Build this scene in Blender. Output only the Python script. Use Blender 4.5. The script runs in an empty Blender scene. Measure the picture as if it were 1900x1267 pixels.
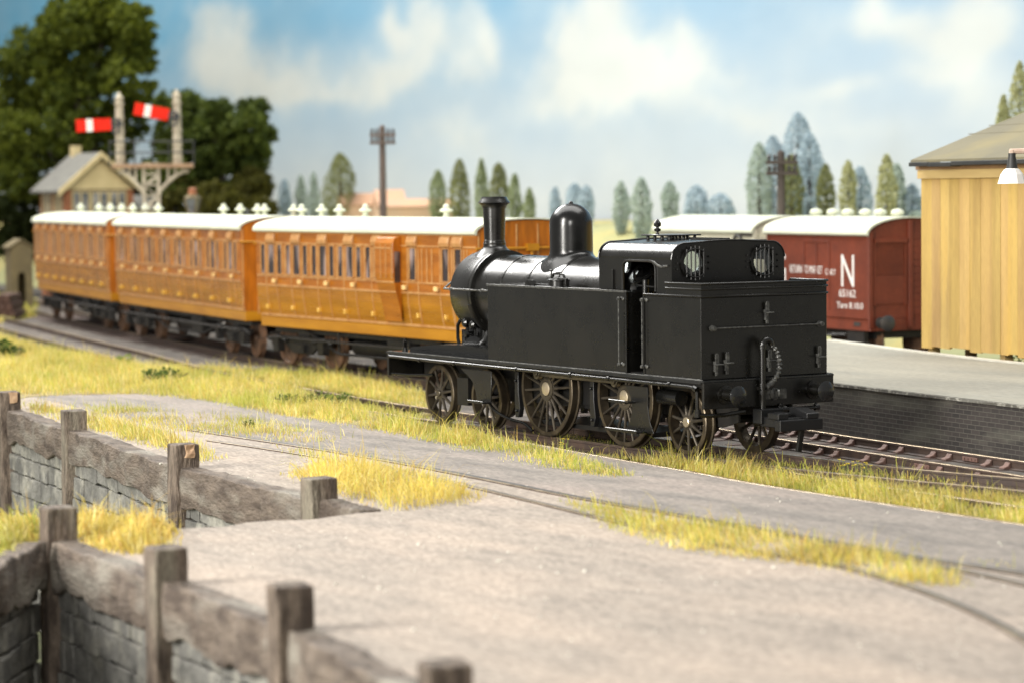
import bpy, bmesh, math, random
import numpy as np
from mathutils import Vector, Matrix

random.seed(7)
rng = np.random.default_rng(11)
S = bpy.context.scene
COL = S.collection
rad = math.radians

# ------------------------------------------------------------------ camera
CAMP = np.array([35.3531, -26.4802, 4.4229])
YAW, PITCH, ROLL, FPX = -1.0225, -0.0560, -0.0106, 5000.0
cf = np.array([math.sin(YAW) * math.cos(PITCH), math.cos(YAW) * math.cos(PITCH), math.sin(PITCH)])
cr0 = np.array([math.cos(YAW), -math.sin(YAW), 0.0])
cu0 = np.cross(cr0, cf)
cr = math.cos(ROLL) * cr0 + math.sin(ROLL) * cu0
cu = -math.sin(ROLL) * cr0 + math.cos(ROLL) * cu0
cam = bpy.data.cameras.new('camera')
camo = bpy.data.objects.new('camera', cam)
COL.objects.link(camo)
camo.matrix_world = Matrix(((cr[0], cu[0], -cf[0], CAMP[0]), (cr[1], cu[1], -cf[1], CAMP[1]),
                            (cr[2], cu[2], -cf[2], CAMP[2]), (0, 0, 0, 1)))
cam.sensor_width = 36.0
cam.lens = 36.0 * FPX / 1900.0
cam.clip_start = 0.5
cam.clip_end = 600
cam.dof.use_dof = True
cam.dof.focus_distance = 46.5
cam.dof.aperture_fstop = 0.53
cam.dof.aperture_blades = 9
S.camera = camo


def ray(x, y):
    return cf + cr * (x - 950.0) / FPX - cu * (y - 633.5) / FPX


def at_depth(x, y, d):
    return CAMP + ray(x, y) * d


def on_z(x, y, z=0.0):
    d = ray(x, y)
    return CAMP + d * ((z - CAMP[2]) / d[2])


def on_y(x, y, Y):
    d = ray(x, y)
    return CAMP + d * ((Y - CAMP[1]) / d[1])


# ------------------------------------------------------------------ world, lamps, exposure
W = bpy.data.worlds.new('World')
S.world = W
W.use_nodes = True
bg = W.node_tree.nodes['Background']
bg.inputs[0].default_value = (1.0, 0.985, 0.95, 1)
bg.inputs[1].default_value = 0.32


def area(name, loc, target, sx, sy, power, color=(1, 1, 1)):
    L = bpy.data.lights.new(name, 'AREA')
    L.shape = 'RECTANGLE'
    L.size, L.size_y = sx, sy
    L.energy = power
    L.color = color
    o = bpy.data.objects.new(name, L)
    COL.objects.link(o)
    o.location = loc
    o.rotation_euler = (Vector(target) - Vector(loc)).to_track_quat('-Z', 'Y').to_euler()
    return o


area('softbox_key', (5, -46, 15), (-5, 0, 2), 8, 27, 37000, (1.0, 0.965, 0.90))
area('softbox_overhead', (-26, -4, 46), (-28, -2, 0), 88, 34, 48000, (1.0, 0.98, 0.94))
area('added_fill_camera', (46, -40, 17), (2, -8, 0), 14, 12, 11500, (1.0, 0.97, 0.92))  # added fill behind the camera, lightens the dark wall corner and wheels
area('added_fill_left', (-92, 4, 46), (-112, 32, 6), 26, 16, 30000, (1.0, 0.98, 0.95))  # added lamp, brightens the left of the sky board and the trees
area('softbox_back', (-70, 3, 45), (-10, 0, 2), 44, 12, 52000, (1.0, 0.98, 0.94))

S.view_settings.view_transform = 'Standard'
S.view_settings.look = 'None'
S.view_settings.gamma = 1.0
S.view_settings.exposure = 0.0
S.view_settings.use_curve_mapping = False
S.render.engine = 'CYCLES'
S.cycles.use_denoising = True
S.cycles.max_bounces = 6
S.cycles.diffuse_bounces = 3
S.cycles.glossy_bounces = 3
S.cycles.transparent_max_bounces = 6
S.cycles.caustics_reflective = False
S.cycles.caustics_refractive = False
S.cycles.sample_clamp_indirect = 6.0


# ------------------------------------------------------------------ materials
def mat(name, col, rough=0.6, metal=0.0, col2=None, nscale=3.0, namt=1.0, stretch=(1, 1, 1), bump=0.0, bscale=8.0,
        rvar=0.0, col3=None, n3scale=0.6, n3lo=0.5, n3hi=0.65, attr=None, spec=0.5, detail=5.0, contrast=(0.35, 0.65),
        trans=0.0, grain=None):
    m = bpy.data.materials.new(name)
    m.use_nodes = True
    nt = m.node_tree
    N, Lk = nt.nodes, nt.links
    b = N['Principled BSDF']
    b.inputs['Roughness'].default_value = rough
    b.inputs['Metallic'].default_value = metal
    b.inputs['Specular IOR Level'].default_value = spec
    if trans:
        b.inputs['Transmission Weight'].default_value = trans
    tc = N.new('ShaderNodeTexCoord')
    mp = N.new('ShaderNodeMapping')
    mp.inputs['Scale'].default_value = stretch
    Lk.new(tc.outputs['Object'], mp.inputs['Vector'])
    src = None
    if attr:
        a = N.new('ShaderNodeAttribute')
        a.attribute_name = attr
        src = a.outputs['Color']

    def mixc(fac, A, B, blend='MIX'):
        x = N.new('ShaderNodeMix')
        x.data_type = 'RGBA'
        x.blend_type = blend
        for s, v in ((0, fac), (6, A), (7, B)):
            if hasattr(v, 'links'):
                Lk.new(v, x.inputs[s])
            else:
                x.inputs[s].default_value = v if s == 0 else (*v, 1) if len(v) == 3 else v
        return x.outputs[2]

    def ramp(sock, lo, hi):
        r = N.new('ShaderNodeMapRange')
        r.inputs[1].default_value = lo
        r.inputs[2].default_value = hi
        Lk.new(sock, r.inputs[0])
        return r.outputs[0]

    def noise(sc, det=detail, off=0.0):
        n = N.new('ShaderNodeTexNoise')
        n.inputs['Scale'].default_value = sc
        n.inputs['Detail'].default_value = det
        if off:
            m2 = N.new('ShaderNodeMapping')
            m2.inputs['Location'].default_value = (off, off * 1.7, off * 0.3)
            m2.inputs['Scale'].default_value = stretch
            Lk.new(tc.outputs['Object'], m2.inputs['Vector'])
            Lk.new(m2.outputs[0], n.inputs['Vector'])
        else:
            Lk.new(mp.outputs[0], n.inputs['Vector'])
        return n.outputs['Fac']

    c = src if src else col
    if col2 is not None:
        f = ramp(noise(nscale), *contrast)
        mul = N.new('ShaderNodeMath')
        mul.operation = 'MULTIPLY'
        mul.inputs[1].default_value = namt
        Lk.new(f, mul.inputs[0])
        if src:
            c = mixc(mul.outputs[0], src, mixc(1.0, src, col2, 'MULTIPLY'))
        else:
            c = mixc(mul.outputs[0], col, col2)
    if col3 is not None:
        f3 = ramp(noise(n3scale, 6.0, 5.3), n3lo, n3hi)
        c = mixc(f3, c, col3)
    if grain:
        g = N.new('ShaderNodeMapRange')
        g.inputs[1].default_value, g.inputs[2].default_value = 0.28, 0.72
        g.inputs[3].default_value, g.inputs[4].default_value = 1 - grain[1], 1 + grain[1] * .8
        Lk.new(noise(grain[0], 3.0, 8.7), g.inputs[0])
        gv = N.new('ShaderNodeCombineXYZ')
        for i_ in range(3):
            Lk.new(g.outputs[0], gv.inputs[i_])
        c = mixc(1.0, c, gv.outputs[0], 'MULTIPLY')
    if hasattr(c, 'links'):
        Lk.new(c, b.inputs['Base Color'])
    else:
        b.inputs['Base Color'].default_value = (*c, 1)
    if rvar:
        f = noise(nscale * 2.3, 4.0, 2.1)
        r = N.new('ShaderNodeMapRange')
        r.inputs[1].default_value, r.inputs[2].default_value = 0.3, 0.7
        r.inputs[3].default_value, r.inputs[4].default_value = rough - rvar, rough + rvar
        Lk.new(f, r.inputs[0])
        Lk.new(r.outputs[0], b.inputs['Roughness'])
    if bump:
        bn = N.new('ShaderNodeBump')
        bn.inputs['Strength'].default_value = bump
        bn.inputs['Distance'].default_value = 0.05
        Lk.new(noise(bscale, 6.0), bn.inputs['Height'])
        Lk.new(bn.outputs[0], b.inputs['Normal'])
    return m


MT = {}
MT['black'] = mat('satin_black', (0.0032, 0.0030, 0.0024), 0.29, col2=(0.0056, 0.0052, 0.0041), nscale=1.2, spec=0.62, bump=0.012, bscale=40,
                  rvar=0.05, col3=(0.10, 0.10, 0.09), n3scale=26, n3lo=0.735, n3hi=0.75)
MT['blackgloss'] = mat('gloss_black', (0.003, 0.003, 0.003), 0.24, spec=0.55, col2=(0.006, 0.006, 0.0055), nscale=1.5, rvar=0.05)
MT['bufferface'] = mat('buffer_face', (0.010, 0.011, 0.012), 0.16, col2=(0.02, 0.02, 0.02), nscale=6)
MT['blackmatt'] = mat('matt_black', (0.004, 0.004, 0.004), 0.5, col2=(0.009, 0.008, 0.007), nscale=3)
MT['plastic'] = mat('coupling_plastic', (0.008, 0.0083, 0.009), 0.38, col2=(0.011, 0.011, 0.0115), nscale=5)
MT['wheel'] = mat('bronzed_wheel', (0.125, 0.098, 0.064), 0.40, metal=0.7, col2=(0.07, 0.056, 0.04), nscale=5, rvar=0.08)
MT['spoke'] = mat('dull_spokes', (0.115, 0.098, 0.075), 0.34, metal=0.65, col2=(0.065, 0.055, 0.044), nscale=6)
MT['axle'] = mat('bright_axle', (0.72, 0.62, 0.44), 0.38, metal=0.8, col2=(0.60, 0.50, 0.36), nscale=8)
MT['rod'] = mat('rod_metal', (0.20, 0.17, 0.11), 0.35, metal=0.7, col2=(0.09, 0.08, 0.06), nscale=5)
MT['hand'] = mat('handrail_metal', (0.045, 0.045, 0.044), 0.3, metal=0.45, col2=(0.14, 0.14, 0.13), nscale=14)
MT['cream_glass'] = mat('cab_glass', (0.80, 0.72, 0.52), 0.12, col2=(0.66, 0.60, 0.46), nscale=2.5)
MT['clear'] = mat('clear_glass', (0.85, 0.92, 0.92), 0.04, trans=0.9)
MT['firebox'] = mat('backhead', (0.02, 0.02, 0.021), 0.3, metal=0.3, col2=(0.035, 0.034, 0.03), nscale=4)

MT['teak'] = mat('varnished_teak', (0.41, 0.142, 0.014), 0.30, col2=(0.28, 0.090, 0.009), nscale=1.4, stretch=(0.5, 1, 3.0), detail=2.0, rvar=0.04)
MT['teak_low'] = mat('lower_teak', (0.40, 0.165, 0.010), 0.28, col2=(0.28, 0.110, 0.008), nscale=1.1, stretch=(0.35, 1, 3.0), rvar=0.03, detail=2.0)
MT['teak_end'] = mat('end_teak', (0.42, 0.125, 0.007), 0.34, col2=(0.26, 0.075, 0.005), nscale=3, stretch=(1, 3, 0.5), rvar=0.05)
MT['bead'] = mat('teak_beading', (0.50, 0.27, 0.10), 0.4, col2=(0.40, 0.185, 0.06), nscale=5)
MT['solebar'] = mat('teak_solebar', (0.43, 0.19, 0.010), 0.32, col2=(0.36, 0.15, 0.008), nscale=2, stretch=(0.4, 1, 2))
MT['handle'] = mat('pale_brass', (0.80, 0.56, 0.24), 0.4, col2=(0.7, 0.46, 0.18), nscale=9)
MT['cwin'] = mat('carriage_glass_painted_glints', (0.035, 0.025, 0.024), 0.10, col2=(0.36, 0.27, 0.25), nscale=1.6, stretch=(1.6, 1, 0.7), contrast=(0.50, 0.70), detail=1.0, spec=0.8)  # pale patches painted into the glass in place of reflections
MT['gold'] = mat('brass_fitting', (0.74, 0.46, 0.09), 0.4, metal=0.1, col2=(0.66, 0.38, 0.06), nscale=9)
MT['roof'] = mat('cream_white_roof', (0.60, 0.62, 0.49), 0.6, col2=(0.53, 0.55, 0.43), nscale=0.9, bump=0.02, bscale=12)
MT['under'] = mat('underframe', (0.007, 0.007, 0.007), 0.5, col2=(0.016, 0.014, 0.012), nscale=5, rvar=0.1)
MT['cwheel'] = mat('rusty_wheel', (0.16, 0.085, 0.045), 0.6, col2=(0.06, 0.035, 0.022), nscale=6)
MT['bauxite'] = mat('oxide_red', (0.170, 0.034, 0.014), 0.5, grain=(9, .15), col2=(0.125, 0.025, 0.011), nscale=1.5, bump=0.03, bscale=20)
MT['vanwhite'] = mat('off_white_van', (0.64, 0.62, 0.48), 0.5, col2=(0.56, 0.54, 0.42), nscale=1.5)
MT['letter'] = mat('white_lettering', (0.80, 0.78, 0.74), 0.5, col2=(0.72, 0.69, 0.66), nscale=6)
MT['vanblack'] = mat('van_black', (0.03, 0.03, 0.03), 0.5, col2=(0.05, 0.045, 0.04), nscale=6)

MT['yard'] = mat('yard_paving', (0.315, 0.268, 0.224), 0.88, col2=(0.195, 0.167, 0.142), nscale=3.0, stretch=(0.5, 1.2, 1), namt=0.62,
                 bump=0.5, bscale=18, col3=(0.370, 0.304, 0.248), n3scale=0.8, n3lo=0.42, n3hi=0.66, detail=11.0, contrast=(0.42, 0.68), grain=(17, .36))
MT['roadway'] = mat('worn_roadway', (0.225, 0.197, 0.172), 0.85, col2=(0.140, 0.126, 0.113), nscale=1.3, stretch=(0.45, 1.5, 1), namt=0.85, bump=0.25, bscale=16,
                    col3=(0.27, 0.225, 0.195), n3scale=0.55, n3lo=0.48, n3hi=0.70, detail=11.0, contrast=(0.42, 0.64), grain=(17, .38))
MT['ballast'] = mat('ash_ballast', (0.105, 0.090, 0.076), 0.9, col2=(0.055, 0.048, 0.042), nscale=2.5, bump=0.6, bscale=16, grain=(16, .4),
                    col3=(0.15, 0.128, 0.106), n3scale=1.2, detail=10)
MT['field'] = mat('field_turf', (0.36, 0.33, 0.14), 0.95, col2=(0.26, 0.28, 0.15), nscale=0.35, bump=0.4, bscale=4,
                  col3=(0.42, 0.35, 0.13), n3scale=0.25)
MT['turf'] = mat('turf_base', (0.30, 0.245, 0.10), 0.95, col2=(0.20, 0.18, 0.075), nscale=1.6, bump=0.6, bscale=9,
                 col3=(0.27, 0.20, 0.11), n3scale=1.1)
MT['grass'] = mat('grass_blade', (0.5, 0.4, 0.1), 0.6, attr='tint', spec=0.25)
_nt = MT['grass'].node_tree
_tr = _nt.nodes.new('ShaderNodeBsdfTranslucent')
_mx = _nt.nodes.new('ShaderNodeMixShader')
_mx.inputs[0].default_value = 0.4
_nt.links.new(_nt.nodes['Attribute'].outputs['Color'], _tr.inputs['Color'])
_nt.links.new(_nt.nodes['Principled BSDF'].outputs[0], _mx.inputs[1])
_nt.links.new(_tr.outputs[0], _mx.inputs[2])
_nt.links.new(_mx.outputs[0], _nt.nodes['Material Output'].inputs[0])
MT['rail'] = mat('rusty_rail', (0.075, 0.048, 0.036), 0.6, col2=(0.045, 0.03, 0.025), nscale=4, rvar=0.1)
MT['railtop'] = mat('polished_rail_head', (0.36, 0.29, 0.19), 0.42, metal=0.85, col2=(0.20, 0.15, 0.10), nscale=3, rvar=0.08)
MT['sleeper'] = mat('sleeper_wood', (0.085, 0.052, 0.042), 0.8, col2=(0.055, 0.036, 0.030), nscale=3, stretch=(4, 1, 1), bump=0.3)
MT['chair'] = mat('rail_chair_paint', (0.17, 0.095, 0.075), 0.7, col2=(0.11, 0.065, 0.052), nscale=7)
MT['post'] = mat('weathered_post', (0.165, 0.128, 0.098), 0.85, grain=(28, .4), col2=(0.055, 0.039, 0.029), nscale=3.5, stretch=(2.2, 2.2, 0.5), bump=0.8,
                 bscale=10, col3=(0.205, 0.182, 0.138), n3scale=0.9, n3lo=0.55, n3hi=0.72, detail=10, contrast=(0.4, 0.6))
MT['cap'] = mat('weathered_capping', (0.158, 0.125, 0.098), 0.85, stretch=(0.8, 2.2, 2.4), col2=(0.065, 0.048, 0.037), nscale=2.6, bump=1.0, bscale=9, grain=(30, .3),
                col3=(0.24, 0.22, 0.185), n3scale=0.8, n3lo=0.5, n3hi=0.7, detail=10)
MT['chip'] = mat('bare_chipped_wood', (0.46, 0.31, 0.19), 0.8, col2=(0.30, 0.19, 0.115), nscale=8)
MT['stone'] = mat('retaining_stone', (0.195, 0.190, 0.172), 0.85, col2=(0.100, 0.098, 0.090), nscale=2.4, bump=1.0, bscale=6, grain=(22, .25),
                  col3=(0.275, 0.265, 0.228), n3scale=1.9, n3lo=0.50, n3hi=0.66, detail=9)
MT['joint'] = mat('stone_joint', (0.095, 0.093, 0.085), 0.95, col2=(0.13, 0.135, 0.10), nscale=3)
MT['moss'] = mat('mossy_floor', (0.10, 0.115, 0.04), 0.95, col2=(0.06, 0.06, 0.035), nscale=1.2, bump=0.5, bscale=6)
MT['platform'] = mat('platform_surface', (0.295, 0.282, 0.232), 0.85, col2=(0.235, 0.228, 0.192), nscale=0.5, stretch=(0.5, 1.4, 1),
                     bump=0.12, bscale=14, col3=(0.205, 0.205, 0.178), n3scale=0.45, n3lo=0.54, n3hi=0.75, detail=8, grain=(12, .16))
MT['edging'] = mat('white_platform_edge', (0.66, 0.64, 0.56), 0.7, col2=(0.52, 0.50, 0.43), nscale=2.5)
MT['plank'] = mat('cream_yellow_plank', (0.6, 0.45, 0.18), 0.65, attr='tint', col2=(0.74, 0.70, 0.70), nscale=1.1, stretch=(2.5, 2.5, 0.25),
                  namt=0.85, grain=(20, .12), col3=(0.58, 0.37, 0.09), n3scale=0.8, n3lo=0.55, n3hi=0.75, bump=0.12, bscale=10, contrast=(0.42, 0.68), detail=8)
MT['fascia'] = mat('cream_fascia', (0.54, 0.39, 0.16), 0.6, col2=(0.46, 0.32, 0.13), nscale=2, stretch=(0.3, 0.3, 3))
MT['brownboard'] = mat('brown_board', (0.30, 0.17, 0.07), 0.7, col2=(0.22, 0.12, 0.05), nscale=2)
MT['felt'] = mat('roofing_felt', (0.165, 0.148, 0.094), 0.9, col2=(0.138, 0.126, 0.083), nscale=0.8, bump=0.25, bscale=14,
                 col3=(0.20, 0.172, 0.09), n3scale=0.5)
MT['gutter'] = mat('black_gutter', (0.014, 0.016, 0.017), 0.5, col2=(0.03, 0.03, 0.028), nscale=3)
MT['enamel'] = mat('white_enamel', (0.86, 0.83, 0.78), 0.4, col2=(0.70, 0.60, 0.48), nscale=6, contrast=(0.6, 0.75))
MT['pole'] = mat('tarred_pole', (0.045, 0.035, 0.03), 0.8, col2=(0.07, 0.055, 0.045), nscale=2)
MT['pole_brown'] = mat('brown_pole', (0.13, 0.095, 0.075), 0.8, col2=(0.09, 0.07, 0.06), nscale=2)
MT['sigpost'] = mat('pale_signal_wood', (0.50, 0.44, 0.33), 0.7, col2=(0.36, 0.31, 0.23), nscale=3, stretch=(2, 2, 0.7))
MT['sigdeck'] = mat('signal_deck', (0.33, 0.21, 0.12), 0.8, col2=(0.24, 0.15, 0.09), nscale=3)
MT['red'] = mat('signal_red', (0.70, 0.020, 0.006), 0.65, spec=0.15, col2=(0.60, 0.016, 0.005), nscale=3)
MT['white'] = mat('signal_white', (0.78, 0.76, 0.70), 0.45, col2=(0.70, 0.67, 0.6), nscale=3)
MT['iron'] = mat('dark_iron', (0.02, 0.021, 0.024), 0.5, col2=(0.04, 0.038, 0.036), nscale=4)
MT['slate'] = mat('grey_slate', (0.155, 0.152, 0.132), 0.8, col2=(0.115, 0.112, 0.10), nscale=2, stretch=(1, 1, 4), bump=0.1)
MT['barge'] = mat('cream_boards', (0.58, 0.47, 0.25), 0.7, col2=(0.50, 0.40, 0.2), nscale=2)
MT['brick'] = mat('orange_brick', (0.30, 0.115, 0.05), 0.8, col2=(0.22, 0.085, 0.04), nscale=3, bump=0.2)
MT['boxwin'] = mat('box_window', (0.10, 0.105, 0.11), 0.1, col2=(0.28, 0.27, 0.25), nscale=1.6, contrast=(0.45, 0.6))
MT['creamwood'] = mat('cream_timber', (0.15, 0.115, 0.052), 0.75, col2=(0.11, 0.085, 0.04), nscale=2)
MT['darkwood'] = mat('dark_timber', (0.06, 0.03, 0.022), 0.8, col2=(0.09, 0.045, 0.03), nscale=2.5)
MT['peach'] = mat('peach_wall', (0.55, 0.38, 0.25), 0.85, col2=(0.50, 0.38, 0.27), nscale=1)
MT['peachroof'] = mat('faded_tile', (0.54, 0.32, 0.20), 0.85, col2=(0.48, 0.30, 0.20), nscale=1)
MT['leaf'] = mat('leaf', (0.1, 0.1, 0.03), 0.7, attr='tint', spec=0.2)
_nt = MT['leaf'].node_tree
_tr = _nt.nodes.new('ShaderNodeBsdfTranslucent')
_mx = _nt.nodes.new('ShaderNodeMixShader')
_mx.inputs[0].default_value = 0.45
_nt.links.new(_nt.nodes['Attribute'].outputs['Color'], _tr.inputs['Color'])
_nt.links.new(_nt.nodes['Principled BSDF'].outputs[0], _mx.inputs[1])
_nt.links.new(_tr.outputs[0], _mx.inputs[2])
_nt.links.new(_mx.outputs[0], _nt.nodes['Material Output'].inputs[0])
MT['bark'] = mat('bark', (0.07, 0.055, 0.04), 0.9, col2=(0.04, 0.03, 0.024), nscale=3, bump=0.4)
MT['flower'] = mat('yellow_petal', (0.80, 0.62, 0.02), 0.6, col2=(0.7, 0.5, 0.02), nscale=9)


# ------------------------------------------------------------------ mesh helpers
class M:
    def __init__(s):
        s.v, s.f, s.mi, s.sm, s.col = [], [], [], [], []

    def add(s, verts, faces, mi=0, smooth=False, col=None):
        o = len(s.v)
        s.v.extend([tuple(map(float, p)) for p in verts])
        for f in faces:
            s.f.append([o + i for i in f])
            s.mi.append(mi)
            s.sm.append(smooth)
        if col is not None:
            while len(s.col) < o:
                s.col.append((1, 1, 1))
            s.col.extend([col] * len(verts))
        return s

    def box(s, x0, x1, y0, y1, z0, z1, mi=0, col=None):
        v = [(x, y, z) for x in (x0, x1) for y in (y0, y1) for z in (z0, z1)]
        s.add(v, [(0, 1, 3, 2), (4, 6, 7, 5), (0, 4, 5, 1), (2, 3, 7, 6), (0, 2, 6, 4), (1, 5, 7, 3)], mi, col=col)
        return s

    def obox(s, c, ax, ay, az, hx, hy, hz, mi=0, col=None):
        c, ax, ay, az = map(np.array, (c, ax, ay, az))
        v = [c + ax * hx * i + ay * hy * j + az * hz * k for i in (-1, 1) for j in (-1, 1) for k in (-1, 1)]
        s.add(v, [(0, 1, 3, 2), (4, 6, 7, 5), (0, 4, 5, 1), (2, 3, 7, 6), (0, 2, 6, 4), (1, 5, 7, 3)], mi, col=col)
        return s

    @staticmethod
    def frame(d):
        d = np.array(d, float)
        d /= np.linalg.norm(d)
        a = np.array((0, 0, 1.0)) if abs(d[2]) < 0.9 else np.array((1.0, 0, 0))
        u = np.cross(a, d)
        u /= np.linalg.norm(u)
        return d, u, np.cross(d, u)

    def cyl(s, p0, p1, r0, r1=None, n=16, mi=0, smooth=True):
        return s.lathe(p0, p1, [(0, r0), (1, r0 if r1 is None else r1)], n, mi, smooth, True)

    def lathe(s, p0, p1, prof, n=24, mi=0, smooth=True, caps=True):
        """prof: (t, r), t = 0..1 from p0 to p1"""
        p0, p1 = np.array(p0, float), np.array(p1, float)
        d, u, w = s.frame(p1 - p0)
        v, f = [], []
        for t, r in prof:
            c = p0 + (p1 - p0) * t
            for k in range(n):
                a = 2 * math.pi * k / n
                v.append(c + (u * math.cos(a) + w * math.sin(a)) * r)
        for i in range(len(prof) - 1):
            for k in range(n):
                k2 = (k + 1) % n
                f.append((i * n + k, i * n + k2, (i + 1) * n + k2, (i + 1) * n + k))
        s.add(v, f, mi, smooth)
        if caps:
            m = len(prof) - 1
            if prof[0][1] > 1e-5:
                s.add(v[:n], [tuple(range(n))[::-1]], mi)
            if prof[-1][1] > 1e-5:
                s.add(v[m * n:], [tuple(range(n))], mi)
        return s

    def tube(s, path, r, n=8, mi=0, closed=False):
        P = [np.array(p, float) for p in path]
        v, f = [], []
        m = len(P)
        prev = None
        for i, p in enumerate(P):
            if closed:
                d = P[(i + 1) % m] - P[i - 1]
            else:
                d = P[min(i + 1, m - 1)] - P[max(i - 1, 0)]
            d = d / (np.linalg.norm(d) + 1e-9)
            if prev is None:
                _, u, w = s.frame(d)
            else:
                u = prev - d * (prev @ d)
                u /= np.linalg.norm(u) + 1e-9
                w = np.cross(d, u)
            prev = u
            rr = r[i] if hasattr(r, '__len__') else r
            for k in range(n):
                a = 2 * math.pi * k / n
                v.append(p + (u * math.cos(a) + w * math.sin(a)) * rr)
        for i in range(m if closed else m - 1):
            j = (i + 1) % m
            for k in range(n):
                k2 = (k + 1) % n
                f.append((i * n + k, i * n + k2, j * n + k2, j * n + k))
        if not closed:
            f.append(tuple(range(n))[::-1])
            f.append(tuple((m - 1) * n + k for k in range(n)))
        s.add(v, f, mi, True)
        return s

    def prism(s, poly, axis, a0, a1, mi=0, smooth=False, col=None):
        """poly: 2-D points; axis 'x': (y,z); 'y': (x,z); 'z': (x,y)"""
        def P(q, a):
            return {'x': (a, q[0], q[1]), 'y': (q[0], a, q[1]), 'z': (q[0], q[1], a)}[axis]
        n = len(poly)
        v = [P(q, a0) for q in poly] + [P(q, a1) for q in poly]
        s.add(v, [tuple(range(n)), tuple(range(2 * n - 1, n - 1, -1))], mi, False, col=col)
        s.add(v, [(i, n + i, n + (i + 1) % n, (i + 1) % n) for i in range(n)], mi, smooth, col=col)
        return s

    def ring(s, c, axis, r0, r1, t, n=28, mi=0):
        """flat ring (washer) of thickness t along axis"""
        c = np.array(c, float)
        d, u, w = s.frame(axis)
        v, f = [], []
        for k in range(n):
            a = 2 * math.pi * k / n
            e = u * math.cos(a) + w * math.sin(a)
            v += [c + e * r0, c + e * r1, c + e * r0 + d * t, c + e * r1 + d * t]
        for k in range(n):
            a, b = 4 * k, 4 * ((k + 1) % n)
            f += [(a, a + 1, b + 1, b), (a + 2, b + 2, b + 3, a + 3), (a, b, b + 2, a + 2), (a + 1, a + 3, b + 3, b + 1)]
        s.add(v, f, mi, True)
        return s

    def build(s, name, mats, parent=None, org=None, bevel=0.0, sharp=35, seg=2):
        me = bpy.data.meshes.new(name)
        V = np.array(s.v, float)
        if org is not None:
            V = V - np.array(org, float)
        me.from_pydata(V.tolist(), [], s.f)
        if not isinstance(mats, (list, tuple)):
            mats = [mats]
        for m_ in mats:
            me.materials.append(MT[m_] if isinstance(m_, str) else m_)
        me.polygons.foreach_set('material_index', s.mi)
        if s.col:
            while len(s.col) < len(s.v):
                s.col.append((1, 1, 1))
            at = me.attributes.new('tint', 'FLOAT_COLOR', 'POINT')
            at.data.foreach_set('color', np.c_[np.array(s.col, float), np.ones(len(s.v))].ravel())
        bm = bmesh.new()
        bm.from_mesh(me)
        if len(s.v) < 60000:
            bmesh.ops.remove_doubles(bm, verts=bm.verts, dist=0.0004)
            bmesh.ops.recalc_face_normals(bm, faces=bm.faces)
        bm.to_mesh(me)
        bm.free()
        if any(s.sm):
            me.polygons.foreach_set('use_smooth', [True] * len(me.polygons))
            me.set_sharp_from_angle(angle=rad(sharp))
        o = bpy.data.objects.new(name, me)
        COL.objects.link(o)
        if parent is not None:
            o.parent = parent
        if bevel:
            b = o.modifiers.new('bevel', 'BEVEL')
            b.width = bevel
            b.segments = seg
            b.limit_method = 'ANGLE'
            b.angle_limit = rad(40)
        me.update()
        return o


def tag(o, label=None, cat=None, group=None, kind=None):
    if label:
        o['label'] = label
    if cat:
        o['category'] = cat
    if group:
        o['group'] = group
    if kind:
        o['kind'] = kind
    return o


def thing(name, label, cat, loc=(0, 0, 0), rz=0.0, group=None):
    o = bpy.data.objects.new(name, None)
    o.empty_display_size = 0.3
    COL.objects.link(o)
    o.location = loc
    o.rotation_euler = (0, 0, rz)
    return tag(o, label, cat, group)


def copy_tree(o, parent=None):
    c = o.copy()
    COL.objects.link(c)
    if parent is not None:
        c.parent = parent
    for ch in list(o.children):
        copy_tree(ch, c)
    return c


def arc(cx, cy, r, a0, a1, n):
    return [(cx + r * math.cos(rad(a0 + (a1 - a0) * i / n)), cy + r * math.sin(rad(a0 + (a1 - a0) * i / n))) for i in range(n + 1)]


def smooth_path(pts, step=0.5):
    """Catmull-Rom through the points"""
    P = [np.array(p, float) for p in pts]
    P = [2 * P[0] - P[1]] + P + [2 * P[-1] - P[-2]]
    out = []
    for i in range(1, len(P) - 2):
        a, b, c, d = P[i - 1], P[i], P[i + 1], P[i + 2]
        n = max(2, int(np.linalg.norm(c - b) / step))
        for k in range(n):
            t = k / n
            out.append(0.5 * ((2 * b) + (-a + c) * t + (2 * a - 5 * b + 4 * c - d) * t * t + (-a + 3 * b - 3 * c + d) * t ** 3))
    out.append(P[-2])
    return out


def offset_path(path, off):
    out = []
    for i, p in enumerate(path):
        d = path[min(i + 1, len(path) - 1)] - path[max(i - 1, 0)]
        d = d[:2] / np.linalg.norm(d[:2])
        out.append(np.array([p[0] - d[1] * off, p[1] + d[0] * off] + list(p[2:])))
    return out

# ------------------------------------------------------------------ painted sky board
def lin(c):
    return np.array([((v / 255 + 0.055) / 1.055) ** 2.4 if v > 10 else v / 255 / 12.92 for v in c])


def vnoise(x, y, seed):
    r = np.random.default_rng(seed)
    g = r.random((96, 96))
    xi, yi = np.floor(x).astype(int), np.floor(y).astype(int)
    fx, fy = x - xi, y - yi
    fx, fy = fx * fx * (3 - 2 * fx), fy * fy * (3 - 2 * fy)
    a, b = g[xi % 96, yi % 96], g[(xi + 1) % 96, yi % 96]
    c, d = g[xi % 96, (yi + 1) % 96], g[(xi + 1) % 96, (yi + 1) % 96]
    return (a * (1 - fx) + b * fx) * (1 - fy) + (c * (1 - fx) + d * fx) * fy


def fbm(x, y, seed, o=5):
    return sum(vnoise(x * 2 ** k, y * 2 ** k, seed + k) * 0.5 ** (k + 1) for k in range(o))


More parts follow.
